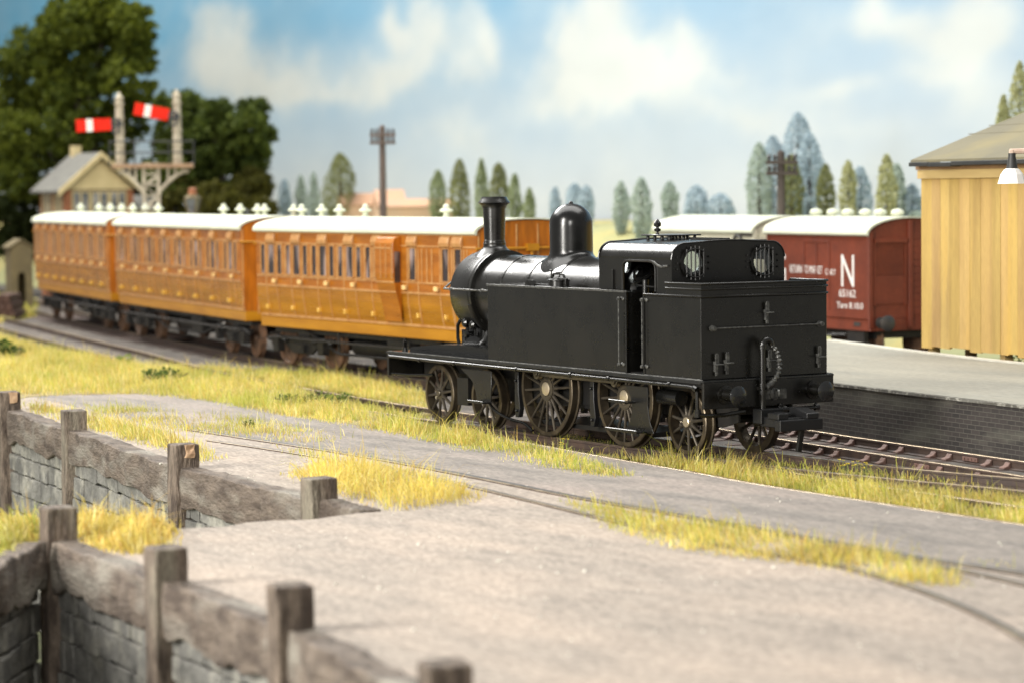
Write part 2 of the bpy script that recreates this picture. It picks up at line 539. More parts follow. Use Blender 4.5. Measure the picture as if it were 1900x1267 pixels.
BY = 37.0
gx = np.arange(-170, 22.01, 0.34)
gz = np.arange(-0.5, 24.01, 0.22)
X, Z = np.meshgrid(gx, gz, indexing='ij')
top = lin((152, 186, 213))
topl = lin((112, 170, 200))
low = lin((203, 211, 219))
lowl = lin((195, 202, 208))
kx = np.clip((X + 118) / 78, 0, 1)[..., None]
kz = np.clip((Z - 4.0) / 9.2, 0, 1)[..., None]
C0 = (lowl * (1 - kx) + low * kx) * (1 - kz) + (topl * (1 - kx) + top * kx) * kz
C0 = C0 * (0.93 + 0.14 * fbm(X * 0.10 + 3, Z * 0.16 + 9, 5)[..., None])
dens = np.zeros_like(X)
wx = (fbm(X * 0.28, Z * 0.36, 40) - 0.5)
wz = (fbm(X * 0.28 + 31, Z * 0.36 + 11, 60) - 0.5)
for px, py, rx, ry, k in ((380, 60, 70, 70, .7), (540, 160, 80, 60, .55), (430, 120, 60, 55, .9), (480, 160, 60, 25, .6), (725, 30, 45, 60, .9), (770, 110, 70, 55, 1.0), (690, 165, 120, 28, .8),
                          (880, 40, 45, 45, .9), (905, 95, 30, 35, .7), (1055, 70, 36, 60, 1.0), (1125, 30, 40, 50, 1.0), (1110, 135, 110, 55, 1.1),
                          (1180, 110, 70, 60, .9), (1290, 85, 42, 45, 1.0), (1320, 150, 80, 48, 1.0), (1000, 200, 80, 40, .6), (850, 250, 60, 45, .6),
                          (1520, 170, 70, 20, .8), (1430, 215, 120, 25, .6), (1630, 40, 60, 55, 1.1), (1740, 50, 90, 70, 1.1), (1850, 50, 90, 80, 1.1),
                          (1680, 140, 110, 30, .7), (1840, 190, 90, 50, .5), (560, 185, 70, 14, .45), (1600, 240, 200, 20, .35)):
    a = on_y(px, py, BY)
    b = on_y(px + rx, py, BY)
    c = on_y(px, py + ry, BY)
    ax, az = abs(b[0] - a[0]), abs(c[2] - a[2])
    dens += k * np.exp(-(((X - a[0]) / ax + wx * 2.6) ** 2 + ((Z - a[2]) / az + wz * 2.6) ** 2))
dens = dens + 1.0 * (fbm(X * 0.24 + 7, Z * 0.38 + 3, 80) - 0.48)
cl = np.clip((dens + 0.22) / 1.5, 0, 1)
cl = (cl * cl * (3 - 2 * cl))[..., None]
ccol = lin((216, 217, 208)) * (1 - kx) + lin((222, 226, 223)) * kx
ccol = ccol * (0.90 + 0.22 * fbm(X * 0.2, Z * 0.42, 120)[..., None])
C1 = C0 * (1 - 0.88 * cl) + ccol * 0.88 * cl
C1 = np.clip(C1 * (0.70 + 0.12 * (1 - kx)), 0, 0.9)  # left end painted brighter to make up for weaker lamplight there
m = M()
nz = len(gz)
vv = np.stack([X, np.full_like(X, BY), Z], -1).reshape(-1, 3)
ff = [(i * nz + j, (i + 1) * nz + j, (i + 1) * nz + j + 1, i * nz + j + 1) for i in range(len(gx) - 1) for j in range(nz - 1)]
m.v = vv.tolist()
m.f = ff
m.mi = [0] * len(ff)
m.sm = [False] * len(ff)
m.col = C1.reshape(-1, 3).tolist()
MT['skypaint'] = mat('painted_sky', (1, 1, 1), 0.9, attr='tint', col2=(0.94, 0.95, 0.96), nscale=0.7, stretch=(0.5, 1, 1.2), namt=0.6, spec=0.1)
MT['board'] = mat('backdrop_board', (0.3, 0.28, 0.25), 0.8, col2=(0.25, 0.22, 0.2))
m.box(-170, 22, BY + 0.02, BY + 0.3, -0.5, 24, 1)
tag(m.build('sky', ['skypaint', 'board']), kind='structure')

# ------------------------------------------------------------------ ground, lane, bank
def sstep(a, b, x):
    t = np.clip((x - a) / (b - a), 0, 1)
    return t * t * (3 - 2 * t)


m = M()
m.prism([(-140, -2.0), (-40, -3), (-18, -3), (-9, -2.4), (-3, -2.4), (8, -3.2), (40, -3.2), (40, 36.9), (-140, 36.9)], 'z', -0.45, -0.17)
tag(m.build('ground', 'ballast'), kind='structure')
gx = np.arange(-170, 22.1, 1.2)
gy = np.arange(20, 37.1, 0.6)
X, Y = np.meshgrid(gx, gy, indexing='ij')
y0 = 21.2 + np.clip(-X - 60, 0, 60) * 0.06
Zb = -0.2 + 3.25 * sstep(0, 1, (Y - y0) / (29.0 - y0)) + 0.25 * (fbm(X * 0.2, Y * 0.3, 300) - 0.5) * sstep(0, 1, (Y - y0) / 3)
m = M()
nj = len(gy)
m.add(np.stack([X, Y, Zb], -1).reshape(-1, 3), [(i * nj + j, (i + 1) * nj + j, (i + 1) * nj + j + 1, i * nj + j + 1) for i in range(len(gx) - 1) for j in range(nj - 1)], smooth=True)
tag(m.build('hillside', 'field', sharp=180), kind='structure')


def bank_z(x, y):
    yy0 = 21.2 + min(max(-x - 60, 0), 60) * 0.06
    return -0.2 + 3.25 * float(sstep(0, 1, np.array((y - yy0) / (29.0 - yy0))))


m = M()
m.box(-60, 45, -40, -2.2, -4.6, -4.2)
tag(m.build('lane', 'moss'), kind='structure')

# paved yard, cut away where the lane runs in behind the retaining walls
E_EDGE = [(-16, -0.85), (-12, -0.92), (-8.7, -1.22), (-6, -1.48), (-4, -1.78), (-1.25, -2.06), (1.07, -2.25), (3, -2.46), (6.4, -2.56), (8.8, -2.6), (16, -2.66), (34, -2.7)]
jag = [(2.72 + 0.10 * math.sin(k * 1.7) + 0.06 * math.sin(k * 4.1), -13.25 + k * 0.42) for k in range(0, 11)]
YARD = E_EDGE + [(34, -20.6), (20, -16.0), (15.57, -14.92), (11.06, -14.12), (7.37, -13.82), (3.2, -13.47)] + jag + \
       [(1.21, -8.68), (-4.28, -8.34), (-12.0, -7.1), (-17.09, -6.4), (-24, -5.17), (-45, -1.6), (-45, 0.6), (-30, 0.3), (-21, -0.6)]
m = M()
m.prism(YARD, 'z', -4.25, 0.0)
tag(m.build('yard', 'yard', bevel=0.03), kind='structure')
m = M()
m.prism([(2.5, -13.75), (2.95, -14.05), (5.1, -15.75), (9.0, -18.62), (8.0, -20), (4, -17.2), (1.2, -15.0), (1.9, -13.6)], 'z', -4.25, -0.03)
tag(m.build('lane_bank', 'yard', bevel=0.04), kind='structure')


# ------------------------------------------------------------------ retaining walls
def rough_beam(p0, p1, wdt, hgt, nrm, seg=12, wav=0.05, seed=0, top_wav=0.5):
    """beam from p0 to p1 (points on the top edge of its front face), front facing nrm"""
    r = np.random.default_rng(seed)
    p0, p1, nrm = map(lambda q: np.array(q, float), (p0, p1, nrm))
    up = np.array((0, 0, 1.0))
    if abs((p1 - p0)[2]) > abs((p1 - p0)[:2]).max():
        up = np.cross(nrm, (p1 - p0))
        up /= np.linalg.norm(up)
    def wave(a):
        ks = r.random((4, 2))
        t = np.linspace(0, 1, seg + 1)
        return a * sum(np.sin(2 * math.pi * (t * (0.7 + 1.6 * i + k[0]) + k[1])) / (1 + 0.55 * i) for i, k in enumerate(ks)) * 0.5
    bt, tp, fr = wave(wav), wave(wav * top_wav), wave(wav * 0.5)
    m_ = M()
    v, f = [], []
    for i in range(seg + 1):
        t = i / seg
        c = p0 + (p1 - p0) * t
        j = lambda: (r.random(3) - 0.5) * wav * 0.35
        sec = [c + up * tp[i] + nrm * fr[i], c - up * (hgt * 0.35) + nrm * (fr[i] + 0.02), c - up * (hgt * 0.7) + nrm * (fr[i] + 0.01),
               c - up * (hgt + bt[i]) + nrm * fr[i] * 0.5, c - up * (hgt + bt[i] * 0.5) - nrm * wdt, c + up * tp[i] * 0.6 - nrm * wdt,
               c + up * tp[i] - nrm * wdt * 0.5]
        v += [q + j() for q in sec]
    n = 7
    for i in range(seg):
        for k in range(n):
            f.append((i * n + k, i * n + (k + 1) % n, (i + 1) * n + (k + 1) % n, (i + 1) * n + k))
    f += [tuple(range(n)), tuple(seg * n + k for k in range(n))[::-1]]
    m_.add(v, f)
    return m_


def stone_panel(p0, p1, z0, z1, nrm, seed, rh=0.38):
    r = np.random.default_rng(seed)
    p0, p1, nrm = np.array(p0, float), np.array(p1, float), np.array(nrm, float)
    L = np.linalg.norm(p1 - p0)
    d = (p1 - p0) / L
    up = np.array((0, 0, 1.0))
    m_ = M()
    c = (p0 + p1) / 2
    m_.obox((c[0] - nrm[0] * 0.10, c[1] - nrm[1] * 0.10, (z0 + z1) / 2), d, nrm, up, L / 2, 0.05, (z1 - z0) / 2, 1)
    z = z1
    while z > z0 + 0.05:
        h = rh * r.uniform(0.82, 1.15)
        x = -r.uniform(0, 0.5)
        while x < L:
            w = r.uniform(0.36, 0.74)
            a, b = max(x, 0.0), min(x + w, L)
            if b - a > 0.06:
                cc = p0 + d * (a + b) / 2 + nrm * (r.uniform(-0.03, 0.025))
                hx, hz = (b - a) / 2 - 0.010, h / 2 - 0.012
                q = []
                for i in (-1, 1):
                    for jn in (-1, 1):
                        for k in (-1, 1):
                            jit = r.uniform(-0.022, 0.022, 3)
                            q.append(np.array((cc[0], cc[1], z - h / 2)) + d * (hx * i + jit[0]) + nrm * (0.07 * jn + jit[1] * 0.7) + up * (hz * k + jit[2]))
                m_.add(q, [(0, 1, 3, 2), (4, 6, 7, 5), (0, 4, 5, 1), (2, 3, 7, 6), (0, 2, 6, 4), (1, 5, 7, 3)])
            x += w
        z -= h
    return m_


def retaining_wall(root, pts, tops, seeds, nside=1, end_posts=True, post_w=0.21, cap_h=0.62, chips=()):
    """pts: post positions; nside picks the side that faces the lane"""
    n = len(pts)
    base = np.array(pts[0])
    for i in range(n - 1):
        a, b = np.array(pts[i], float), np.array(pts[i + 1], float)
        d = (b - a) / np.linalg.norm(b - a)
        nr = np.array((d[1], -d[0])) * nside
        A = a - nr * 0.05
        B = b - nr * 0.05
        stone_panel((*A,), (*B,), -4.2, -0.35, (*nr,), seeds + i) if False else None
        sp = stone_panel(np.r_[A, 0], np.r_[B, 0], -4.2, -0.4, np.r_[nr, 0], seeds + i)
        sp.build('stone_panel', ['stone', 'joint'], root, bevel=0.022, seg=1)
        gap = 0.12
        ca, cb = a + d * gap + nr * 0.10, b - d * gap + nr * 0.10
        bm_ = rough_beam(np.r_[ca, 0.05], np.r_[cb, 0.03], 0.34, cap_h, np.r_[nr, 0], 26, 0.085, seeds * 3 + i, 0.3)
        bm_.build('capping_beam', 'cap', root, bevel=0.02, seg=1)
    for i in range(n):
        a = np.array(pts[i], float)
        j = min(i, n - 2)
        d = np.array(pts[j + 1], float) - np.array(pts[j], float)
        d /= np.linalg.norm(d)
        nr = np.array((d[1], -d[0])) * nside
        top_ = tops[i]
        if top_ is None:
            continue
        r = np.random.default_rng(seeds * 7 + i)
        lean = r.uniform(-0.05, 0.05, 2)
        m_ = rough_beam(np.r_[a + d * post_w * 0.9 + nr * 0.17 + lean, top_], np.r_[a + d * post_w * 0.9 + nr * 0.17, -4.3], post_w * 2, post_w * 1.9, np.r_[nr, 0], 22, 0.028, seeds * 5 + i, 0.9)
        po = m_.build('post', 'post', root, bevel=0.025, seg=2)
        if i in chips:
            cc = M()
            c0 = np.r_[a + d * post_w * 0.98 + nr * 0.0, top_ - 0.10]
            q = rough_beam(c0 + np.array((0, 0, 0.09)), c0 - np.array((0, 0, 0.12)), 0.14, 0.05, np.r_[nr, 0], 3, 0.05, seeds + 90 + i)
            q.build('chip', 'chip', po)


far_wall = thing('retaining_wall', 'long grey stone retaining wall with timber posts between the yard and the lane', 'retaining wall', (0, 0, 0))
retaining_wall(far_wall, [(-24, -5.35), (-17.09, -6.57), (-12.0, -7.28), (-4.28, -8.52), (1.21, -8.85), (2.75, -8.9)], [0.4, 0.42, 0.40, 0.42, 0.36, None], 3, 1, chips=(1, 3))
near_wall = thing('retaining_wall', 'blurred stone wall with four leaning timber posts along the front edge of the paved yard', 'retaining wall', (0, 0, 0))
retaining_wall(near_wall, [(3.09, -13.66), (7.37, -14.02), (11.06, -14.32), (15.57, -15.12), (20.0, -16.2)], [0.46, 0.44, 0.48, 0.42, 0.4], 17, 1, post_w=0.20, chips=(0, 2))
side_wall = thing('retaining_wall', 'short pale stone wall running off the bottom left from the corner post', 'retaining wall', (0, 0, 0))
retaining_wall(side_wall, [(3.25, -13.95), (5.4, -15.5), (9.2, -18.3)], [None, None, None], 29, -1)

# ------------------------------------------------------------------ railway tracks
RAILP = [(-0.07, -0.165), (0.07, -0.165), (0.07, -0.15), (0.016, -0.13), (0.016, -0.05), (0.036, -0.04), (0.036, -0.006), (0.03, 0.0), (-0.03, 0.0), (-0.036, -0.006),
         (-0.036, -0.04), (-0.016, -0.05), (-0.016, -0.13), (-0.07, -0.15)]


def sweep(path, prof, matidx=None, z=0.0):
    m_ = M()
    n = len(prof)
    v, f, mi = [], [], []
    for i, p in enumerate(path):
        d = path[min(i + 1, len(path) - 1)] - path[max(i - 1, 0)]
        d = d / np.linalg.norm(d)
        s = np.array((-d[1], d[0]))
        for a, b in prof:
            v.append((p[0] + s[0] * a, p[1] + s[1] * a, b + z))
    for i in range(len(path) - 1):
        for k in range(n):
            f.append((i * n + k, i * n + (k + 1) % n, (i + 1) * n + (k + 1) % n, (i + 1) * n + k))
            mi.append(matidx(k) if matidx else 0)
    f += [tuple(range(n))[::-1], tuple((len(path) - 1) * n + k for k in range(n))]
    mi += [0, 0]
    m_.v, m_.f, m_.mi, m_.sm = v, f, mi, [False] * len(f)
    return m_


G2 = 0.655


def track(label, pts, rails=((-G2, None), (G2, None)), sleep=None, chairs=None, z=0.0, plates=()):
    root = thing('railway_track', label, 'railway track', (0, 0, 0), 0, 'railway tracks')
    path = smooth_path([np.array(p, float) for p in pts], 0.5)
    for off, rng_ in rails:
        pp = offset_path(path, off)
        if rng_:
            pp = [q for q in pp if rng_[0] <= q[0] <= rng_[1]]
        sweep(pp, RAILP, lambda k: 1 if k in (6, 7, 8) else 0, z).build('rail', ['rail', 'railtop'], root)
    for off, x0 in plates:
        pp = [q for q in offset_path(path, off) if x0 <= q[0] <= x0 + .9][:1]
        q = pp[0]
        i_ = min(range(len(path)), key=lambda k: abs(path[k][0] - q[0]))
        d = path[min(i_ + 1, len(path) - 1)] - path[i_ - 1]
        d = d / np.linalg.norm(d)
        m_ = M()
        for sg in (-1, 1):
            s_ = np.array((-d[1], d[0])) * .033 * sg
            m_.obox((q[0] + s_[0], q[1] + s_[1], -.088 + z), (d[0], d[1], 0), (-d[1], d[0], 0), (0, 0, 1), .21, .015, .035)
            for k in (-.15, -.05, .05, .15):
                m_.obox((q[0] + s_[0] * 1.6 + d[0] * k, q[1] + s_[1] * 1.6 + d[1] * k, -.088 + z), (d[0], d[1], 0), (-d[1], d[0], 0), (0, 0, 1), .016, .012, .016)
        m_.build('fishplate', 'chair', root)
    if sleep:
        acc, step = 0.0, sleep[2]
        for i in range(1, len(path)):
            p, q = path[i - 1], path[i]
            acc += np.linalg.norm(q - p)
            if acc >= step:
                acc -= step
                if not (sleep[0] <= q[0] <= sleep[1]):
                    continue
                d = (q - p) / np.linalg.norm(q - p)
                s = np.array((-d[1], d[0], 0))
                d3 = np.array((d[0], d[1], 0))
                m_ = M()
                m_.obox((q[0], q[1], -0.205 + z), d3, s, (0, 0, 1), 0.125, 1.2 + random.uniform(-0.05, 0.05), 0.05)
                so = m_.build('sleeper', 'sleeper', root, bevel=0.012, seg=1)
                if chairs and chairs[0] <= q[0] <= chairs[1]:
                    for off, _ in rails:
                        c = np.array((q[0], q[1], 0)) + s * off
                        m2 = M()
                        for sg in (-1, 1):
                            poly = [(0.02 * sg, -0.045), (0.05 * sg, -0.05), (0.085 * sg, -0.10), (0.17 * sg, -0.125), (0.17 * sg, -0.155), (0.02 * sg, -0.155)]
                            v = [c + s * a + d3 * w + np.array((0, 0, b + z)) for w in (-0.07, 0.07) for a, b in poly]
                            n = len(poly)
                            m2.add(v, [tuple(range(n)), tuple(range(2 * n - 1, n - 1, -1))] + [(k, n + k, n + (k + 1) % n, (k + 1) % n) for k in range(n)])
                        m2.build('rail_chair', 'chair', so, bevel=0.01, seg=1)
    return root


TRAIN = [(20, -0.1), (14, 0.95), (8, 1.72), (4, 2.2), (0.75, 2.56), (-3.5, 3.06), (-10, 4.25), (-16, 5.15), (-22, 5.5), (-28, 5.85), (-36.3, 7.25), (-43.4, 8.46), (-51, 9.95), (-57.7, 11.36), (-68, 13.9), (-80, 17), (-95, 21.2)]
track('curving track with rusty chairs beside the platform, under the teak carriages', TRAIN, sleep=(-62, 9, 0.76), chairs=(-7, 9), plates=((-G2, .9), (G2, 1.0)))
LOCOT = [(16, 1.75), (10, 1.15), (6, 0.80), (3.7, 0.36), (1.8, 0.06), (0, 0), (-10, 0), (-16, 0.3), (-25, 1.45), (-34.4, 3.4), (-42, 4.85), (-50, 6.5), (-62, 9.1), (-80, 13.9), (-95, 18.2)]
track('grassy track on which the black tank engine stands', LOCOT, sleep=(-12, 9, 0.8))
SIDING = [(-15, -0.02), (-12, -0.14), (-8.7, -0.50), (-4, -1.06), (-1.25, -1.34), (1, -1.52), (3, -1.74), (6, -1.84), (9, -1.88), (16, -1.94), (30, -2)]
track('overgrown siding track along the edge of the paving', SIDING, rails=((-G2, None), (G2, (-0.6, 40))), plates=((G2, 4.4),))
track('goods track behind the platform under the red and white vans', [(14, 13.4), (-5, 15.7), (-17, 17.2), (-33, 19.1), (-50, 21)])

inset = thing('inset_track', 'old rails sunk flush in the grey paving between tufts of grass', 'railway track', (0, 0, 0), 0, 'railway tracks')
ROAD = [(x, y - .04) for x, y in E_EDGE[:-1]] + [(22, -2.75), (22, -5.45), (12.4, -5.68), (8.5, -5.70), (5.7, -5.62), (2.7, -5.58), (-0.3, -5.36), (-4.4, -5.18), (-8.6, -5.3), (-14, -5.3), (-22, -4.5), (-40, -1.8), (-40, .2), (-21, -.7)]
m = M()
m.prism(ROAD, 'z', -.05, .004)
tag(m.build('path', 'roadway'), kind='structure')
FLUSH = [(-0.04, -0.1), (0.04, -0.1), (0.04, 0.016), (-0.04, 0.016)]
GROOVE = [(-0.065, -0.1), (0.065, -0.1), (0.065, 0.010), (-0.065, 0.010)]
for pts, gh in (([(-11, -5.42), (-8.6, -5.35), (-4.4, -5.24), (-0.3, -5.42), (2.7, -5.63), (5.7, -5.68), (8.5, -5.75), (10.7, -5.8), (12.4, -5.72), (18, -5.6)], .065),
            ([(-8.6, -6.05), (-6, -5.92), (-2.3, -5.86), (0.9, -6.14), (2.8, -6.38), (7.5, -6.95), (10.05, -6.98), (11.1, -7.05), (13.4, -7.7), (15.8, -8.75), (19, -10.6)], .035),
            ([(8.6, -5.92), (10.3, -5.96), (13, -6.26), (18, -7.3)], .04)):
    path = smooth_path([np.array(p, float) for p in pts], 0.4)
    r_ = sweep(path, FLUSH, lambda k: 1 if k == 2 else 0).build('rail', ['rail', 'railtop'], inset)
    sweep(offset_path(path, 0.042 + gh), [(a * gh / .065, b) for a, b in GROOVE]).build('flangeway', 'vanblack', r_)

# ------------------------------------------------------------------ platform
pf = smooth_path([np.array(p, float) for p in ((14, 1.95), (2.3, 3.56), (-4, 4.42), (-9, 5.4), (-13.5, 6.6))], 0.6)
pb = smooth_path([np.array(p, float) for p in ((14, 7.5), (2, 9.2), (-5.3, 10.45), (-9.5, 11.35), (-12, 12.0), (-14.5, 12.7))], 0.6)
PZ = 0.83
plat = thing('station_platform', 'low grey station platform with dark brick face beside the curving track', 'platform', (-4, 7, 0))
O = (-4, 7, 0)
m = M()
n = min(len(pf), len(pb))
fi = [pf[int(i * (len(pf) - 1) / 39)] for i in range(40)]
bi = [pb[int(i * (len(pb) - 1) / 39)] for i in range(40)]
v = []
for a, b in zip(fi, bi):
    for t in np.linspace(0, 1, 9):
        q = a * (1 - t) + b * t
        v.append((q[0], q[1], PZ + 0.02 * math.sin(q[0] * 0.7 + t * 5) * t * (1 - t) * 4))
f = [(i * 9 + j, (i + 1) * 9 + j, (i + 1) * 9 + j + 1, i * 9 + j + 1) for i in range(39) for j in range(8)]
m.add(v, f, smooth=True)
tag(m.build('platform_surface', 'platform', plat, O))
# brick face with its own running UV
ctrl = M()
u = 0.0
me = bpy.data.meshes.new('brick_face')
vs, fs, uvs = [], [], []
for i, a in enumerate(fi):
    if i:
        u += np.linalg.norm(a - fi[i - 1])
    d = fi[min(i + 1, 39)] - fi[max(i - 1, 0)]
    d = d / np.linalg.norm(d)
    s = np.array((d[1], -d[0])) * -1
    for z in (-0.3, PZ - 0.06):
        b = a - np.array((-d[1], d[0])) * -0.04
        vs.append((b[0] - O[0], b[1] - O[1], z))
        uvs.append((u, z))
for i in range(39):
    fs.append((2 * i, 2 * i + 2, 2 * i + 3, 2 * i + 1))
me.from_pydata(vs, [], fs)
uvl = me.uv_layers.new(name='UVMap')
for lp in me.loops:
    uvl.data[lp.index].uv = uvs[lp.vertex_index]
bmat = bpy.data.materials.new('blue_brick')
bmat.use_nodes = True
nt = bmat.node_tree
N, Lk = nt.nodes, nt.links
B = N['Principled BSDF']
B.inputs['Roughness'].default_value = 0.6
uvn = N.new('ShaderNodeUVMap')
bt = N.new('ShaderNodeTexBrick')
bt.inputs['Scale'].default_value = 1.0
bt.inputs['Brick Width'].default_value = 0.235
bt.inputs['Row Height'].default_value = 0.080
bt.inputs['Mortar Size'].default_value = 0.0075
bt.inputs['Mortar Smooth'].default_value = 0.2
bt.inputs['Color1'].default_value = (0.022, 0.019, 0.018, 1)
bt.inputs['Color2'].default_value = (0.040, 0.033, 0.030, 1)
bt.inputs['Mortar'].default_value = (0.085, 0.078, 0.066, 1)
Lk.new(uvn.outputs[0], bt.inputs['Vector'])
mp = N.new('ShaderNodeMapping')
mp.inputs['Scale'].default_value = (0.35, 1.5, 1)
Lk.new(uvn.outputs[0], mp.inputs[0])
ns = N.new('ShaderNodeTexNoise')
ns.inputs['Scale'].default_value = 1.6
ns.inputs['Detail'].default_value = 7
Lk.new(mp.outputs[0], ns.inputs['Vector'])
mr = N.new('ShaderNodeMapRange')
mr.inputs[1].default_value, mr.inputs[2].default_value = 0.50, 0.68
Lk.new(ns.outputs['Fac'], mr.inputs[0])
mx = N.new('ShaderNodeMix')
mx.data_type = 'RGBA'
mx.inputs[7].default_value = (0.13, 0.127, 0.10, 1)
sc = N.new('ShaderNodeMath')
sc.operation = 'MULTIPLY'
sc.inputs[1].default_value = 0.55
Lk.new(mr.outputs[0], sc.inputs[0])
Lk.new(sc.outputs[0], mx.inputs[0])
Lk.new(bt.outputs['Color'], mx.inputs[6])
Lk.new(mx.outputs[2], B.inputs['Base Color'])
bp_ = N.new('ShaderNodeBump')
bp_.inputs['Strength'].default_value = 0.9
bp_.inputs['Distance'].default_value = 0.02
inv = N.new('ShaderNodeMath')
inv.operation = 'SUBTRACT'
inv.inputs[0].default_value = 1.0
Lk.new(bt.outputs['Fac'], inv.inputs[1])
Lk.new(inv.outputs[0], bp_.inputs['Height'])
Lk.new(bp_.outputs[0], B.inputs['Normal'])
me.materials.append(bmat)
bo = bpy.data.objects.new('brick_face', me)
COL.objects.link(bo)
bo.parent = plat
m = M()
m.prism([tuple(q) for q in fi] + [tuple(q) for q in bi[::-1]], 'z', -0.3, PZ - 0.05)
m.build('platform_core', 'joint', plat, O) if False else None
# ragged coping under the surface, and the pale back edging
v, f = [], []
for i, a in enumerate(fi):
    d = fi[min(i + 1, 39)] - fi[max(i - 1, 0)]
    d = d / np.linalg.norm(d)
    out = np.array((d[1], -d[0])) if (np.array((d[1], -d[0])) @ np.array((0, -1))) > 0 else -np.array((d[1], -d[0]))
    for o_, z in ((0.07, PZ - 0.005), (0.07, PZ - 0.05), (-0.06, PZ - 0.05), (-0.06, PZ - 0.005)):
        b = a + out * (o_ + (random.uniform(-0.012, 0.012) if o_ > 0 else 0))
        v.append((b[0], b[1], z))
f = [(i * 4 + k, i * 4 + (k + 1) % 4, (i + 1) * 4 + (k + 1) % 4, (i + 1) * 4 + k) for i in range(39) for k in range(4)]
m = M()
m.add(v, f)
MT['coping'] = mat('dark_coping', (0.10, 0.095, 0.08), 0.8, col2=(0.30, 0.29, 0.25), nscale=9, contrast=(0.5, 0.62), bump=0.5)
m.build('coping', 'coping', plat, O)
sweep([np.array(q) for q in bi], [(-0.09, PZ - 0.9), (0.09, PZ - 0.9), (0.09, PZ + 0.03), (-0.09, PZ + 0.03)]).build('back_edging', 'edging', plat, O)

# ------------------------------------------------------------------ tank engine
loco = thing('tank_engine', 'glossy black tank engine with tall chimney, big dome and spoked wheels', 'locomotive')
XR, XF = 0.0, -10.53
FP = 1.33


def rivets(m_, pts, nrm, r=0.014, h=0.012, mi=0):
    for p in pts:
        p = np.array(p, float)
        n_ = np.array(nrm, float)
        m_.lathe(p, p + n_ * h, [(0, r), (0.6, r * 0.8), (1, 0.0)], 6, mi)


# footplate, valance, frames
m = M().box(XF, 0.06, -FP, FP, 1.300, 1.335)
m.box(XF + 0.02, -0.02, -FP + 0.004, -FP + 0.03, 1.275, 1.302)
fp = m.build('footplate', 'bufferface', loco, bevel=0.008)
m = M()
for s in (-1, 1):
    m.tube([(-10.45, s * 1.318, 1.338), (-5, s * 1.318, 1.338), (.03, s * 1.318, 1.338)], .012, 6)
    m.tube([(-6.74, s * 1.287, 1.342), (-2.24, s * 1.287, 1.342)], .011, 6).tube([(-1.66, s * 1.287, 1.342), (-.07, s * 1.287, 1.342)], .011, 6)
m.build('footplate_glint_strip', 'hand', fp)  # thin metal strips added to stand in for glints along the edges
m = M().box(XF + 0.1, -0.03, -1.25, -1.215, 1.195, 1.299).box(XF + 0.1, -0.03, 1.215, 1.25, 1.195, 1.299)
m.build('valance', 'blackmatt', loco, bevel=0.006)
m = M()
for s in (-1, 1):
    m.prism([(-10.4, 1.29), (-0.05, 1.29), (-0.05, 0.62), (-0.5, 0.5), (-2.2, 0.62), (-6.7, 0.62), (-7.2, 0.95), (-9.9, 0.95), (-10.4, 0.8)], 'y', s * 0.55, s * 0.51)
m.box(-6.4, -2.3, -0.5, 0.5, 0.55, 1.28).box(-1.9, -0.4, -0.5, 0.5, 0.7, 1.28).box(-9.9, -7.3, -0.38, 0.38, 0.5, 1.25)
m.build('main_frame', 'blackmatt', loco)
pipe = [(-10.42, -1.325, 1.24), (-6, -1.325, 1.225), (-0.35, -1.325, 1.215), (-0.18, -1.325, 1.20), (-0.12, -1.325, 1.14), (-0.115, -1.325, 0.80)]
m = M().tube(pipe, 0.030, 10)
for x in (-9.2, -7.9, -5.7, -3.9, -2.7, -0.9):
    m.cyl((x - 0.03, -1.325, 1.225), (x + 0.03, -1.325, 1.225), 0.043, n=10)
m.cyl((-0.20, -1.325, 1.205), (-0.115, -1.325, 1.18), 0.05, n=10).cyl((-0.115, -1.325, 0.86), (-0.115, -1.325, 0.74), 0.055, n=10)
m.tube([(-0.115, -1.325, 0.78), (-0.05, -1.2, 0.76), (0.02, -0.9, 0.76), (0.05, -0.5, 0.80)], 0.035, 8)
m.build('heating_pipe', 'black', loco)

# side tanks
for s in (-1, 1):
    m = M().box(-6.75, -2.21, min(s * 1.28, s * 0.72), max(s * 1.28, s * 0.72), 1.336, 2.70)
    t_ = m.build('side_tank', 'black', loco, bevel=0.012)
    m = M().box(-6.77, -2.20, s * 1.28 - 0.012, s * 1.28 + 0.012, 2.685, 2.722)
    m.box(-6.765, -6.735, min(s * 0.72, s * 1.28), max(s * 0.72, s * 1.28), 2.69, 2.718)
    m.build('tank_rim', 'hand', t_, bevel=0.006)
    m = M()
    fx, fy = -4.84, s * 0.95
    m.lathe((fx, fy, 2.70), (fx, fy, 2.86), [(0, .22), (.12, .22), (.12, .19), (.7, .19), (.7, .205), (.85, .205), (1, .13), (1.02, 0)], 28)
    m.tube([(fx - .24, fy, 2.84), (fx - .16, fy, 2.93), (fx, fy, 2.945), (fx + .16, fy, 2.92), (fx + .24, fy, 2.82)], 0.022, 8)
    m.cyl((fx - .24, fy, 2.86), (fx - .24, fy, 3.0), .018, n=8).box(fx - .29, fx - .19, fy - .02, fy + .02, 2.98, 3.01)
    m.cyl((fx, fy, 2.92), (fx, fy, 2.97), .05, n=10).box(fx + .2, fx + .27, fy - .03, fy + .03, 2.7, 2.86)
    m.build('filler_cap', 'black', t_, bevel=0.004)
    m = M().prism([(-6.0, 2.70), (-5.72, 2.70), (-5.78, 2.80), (-5.92, 2.80)], 'y', s * 0.9 - 0.05, s * 0.9 + 0.05)
    m.tube([(-6.6, s * .88, 2.715), (-6.0, s * .88, 2.73)], 0.016, 6).tube([(-5.75, s * .88, 2.735), (-5.2, s * .88, 2.73)], 0.016, 6)
    m.build('tank_valve', 'black', t_)

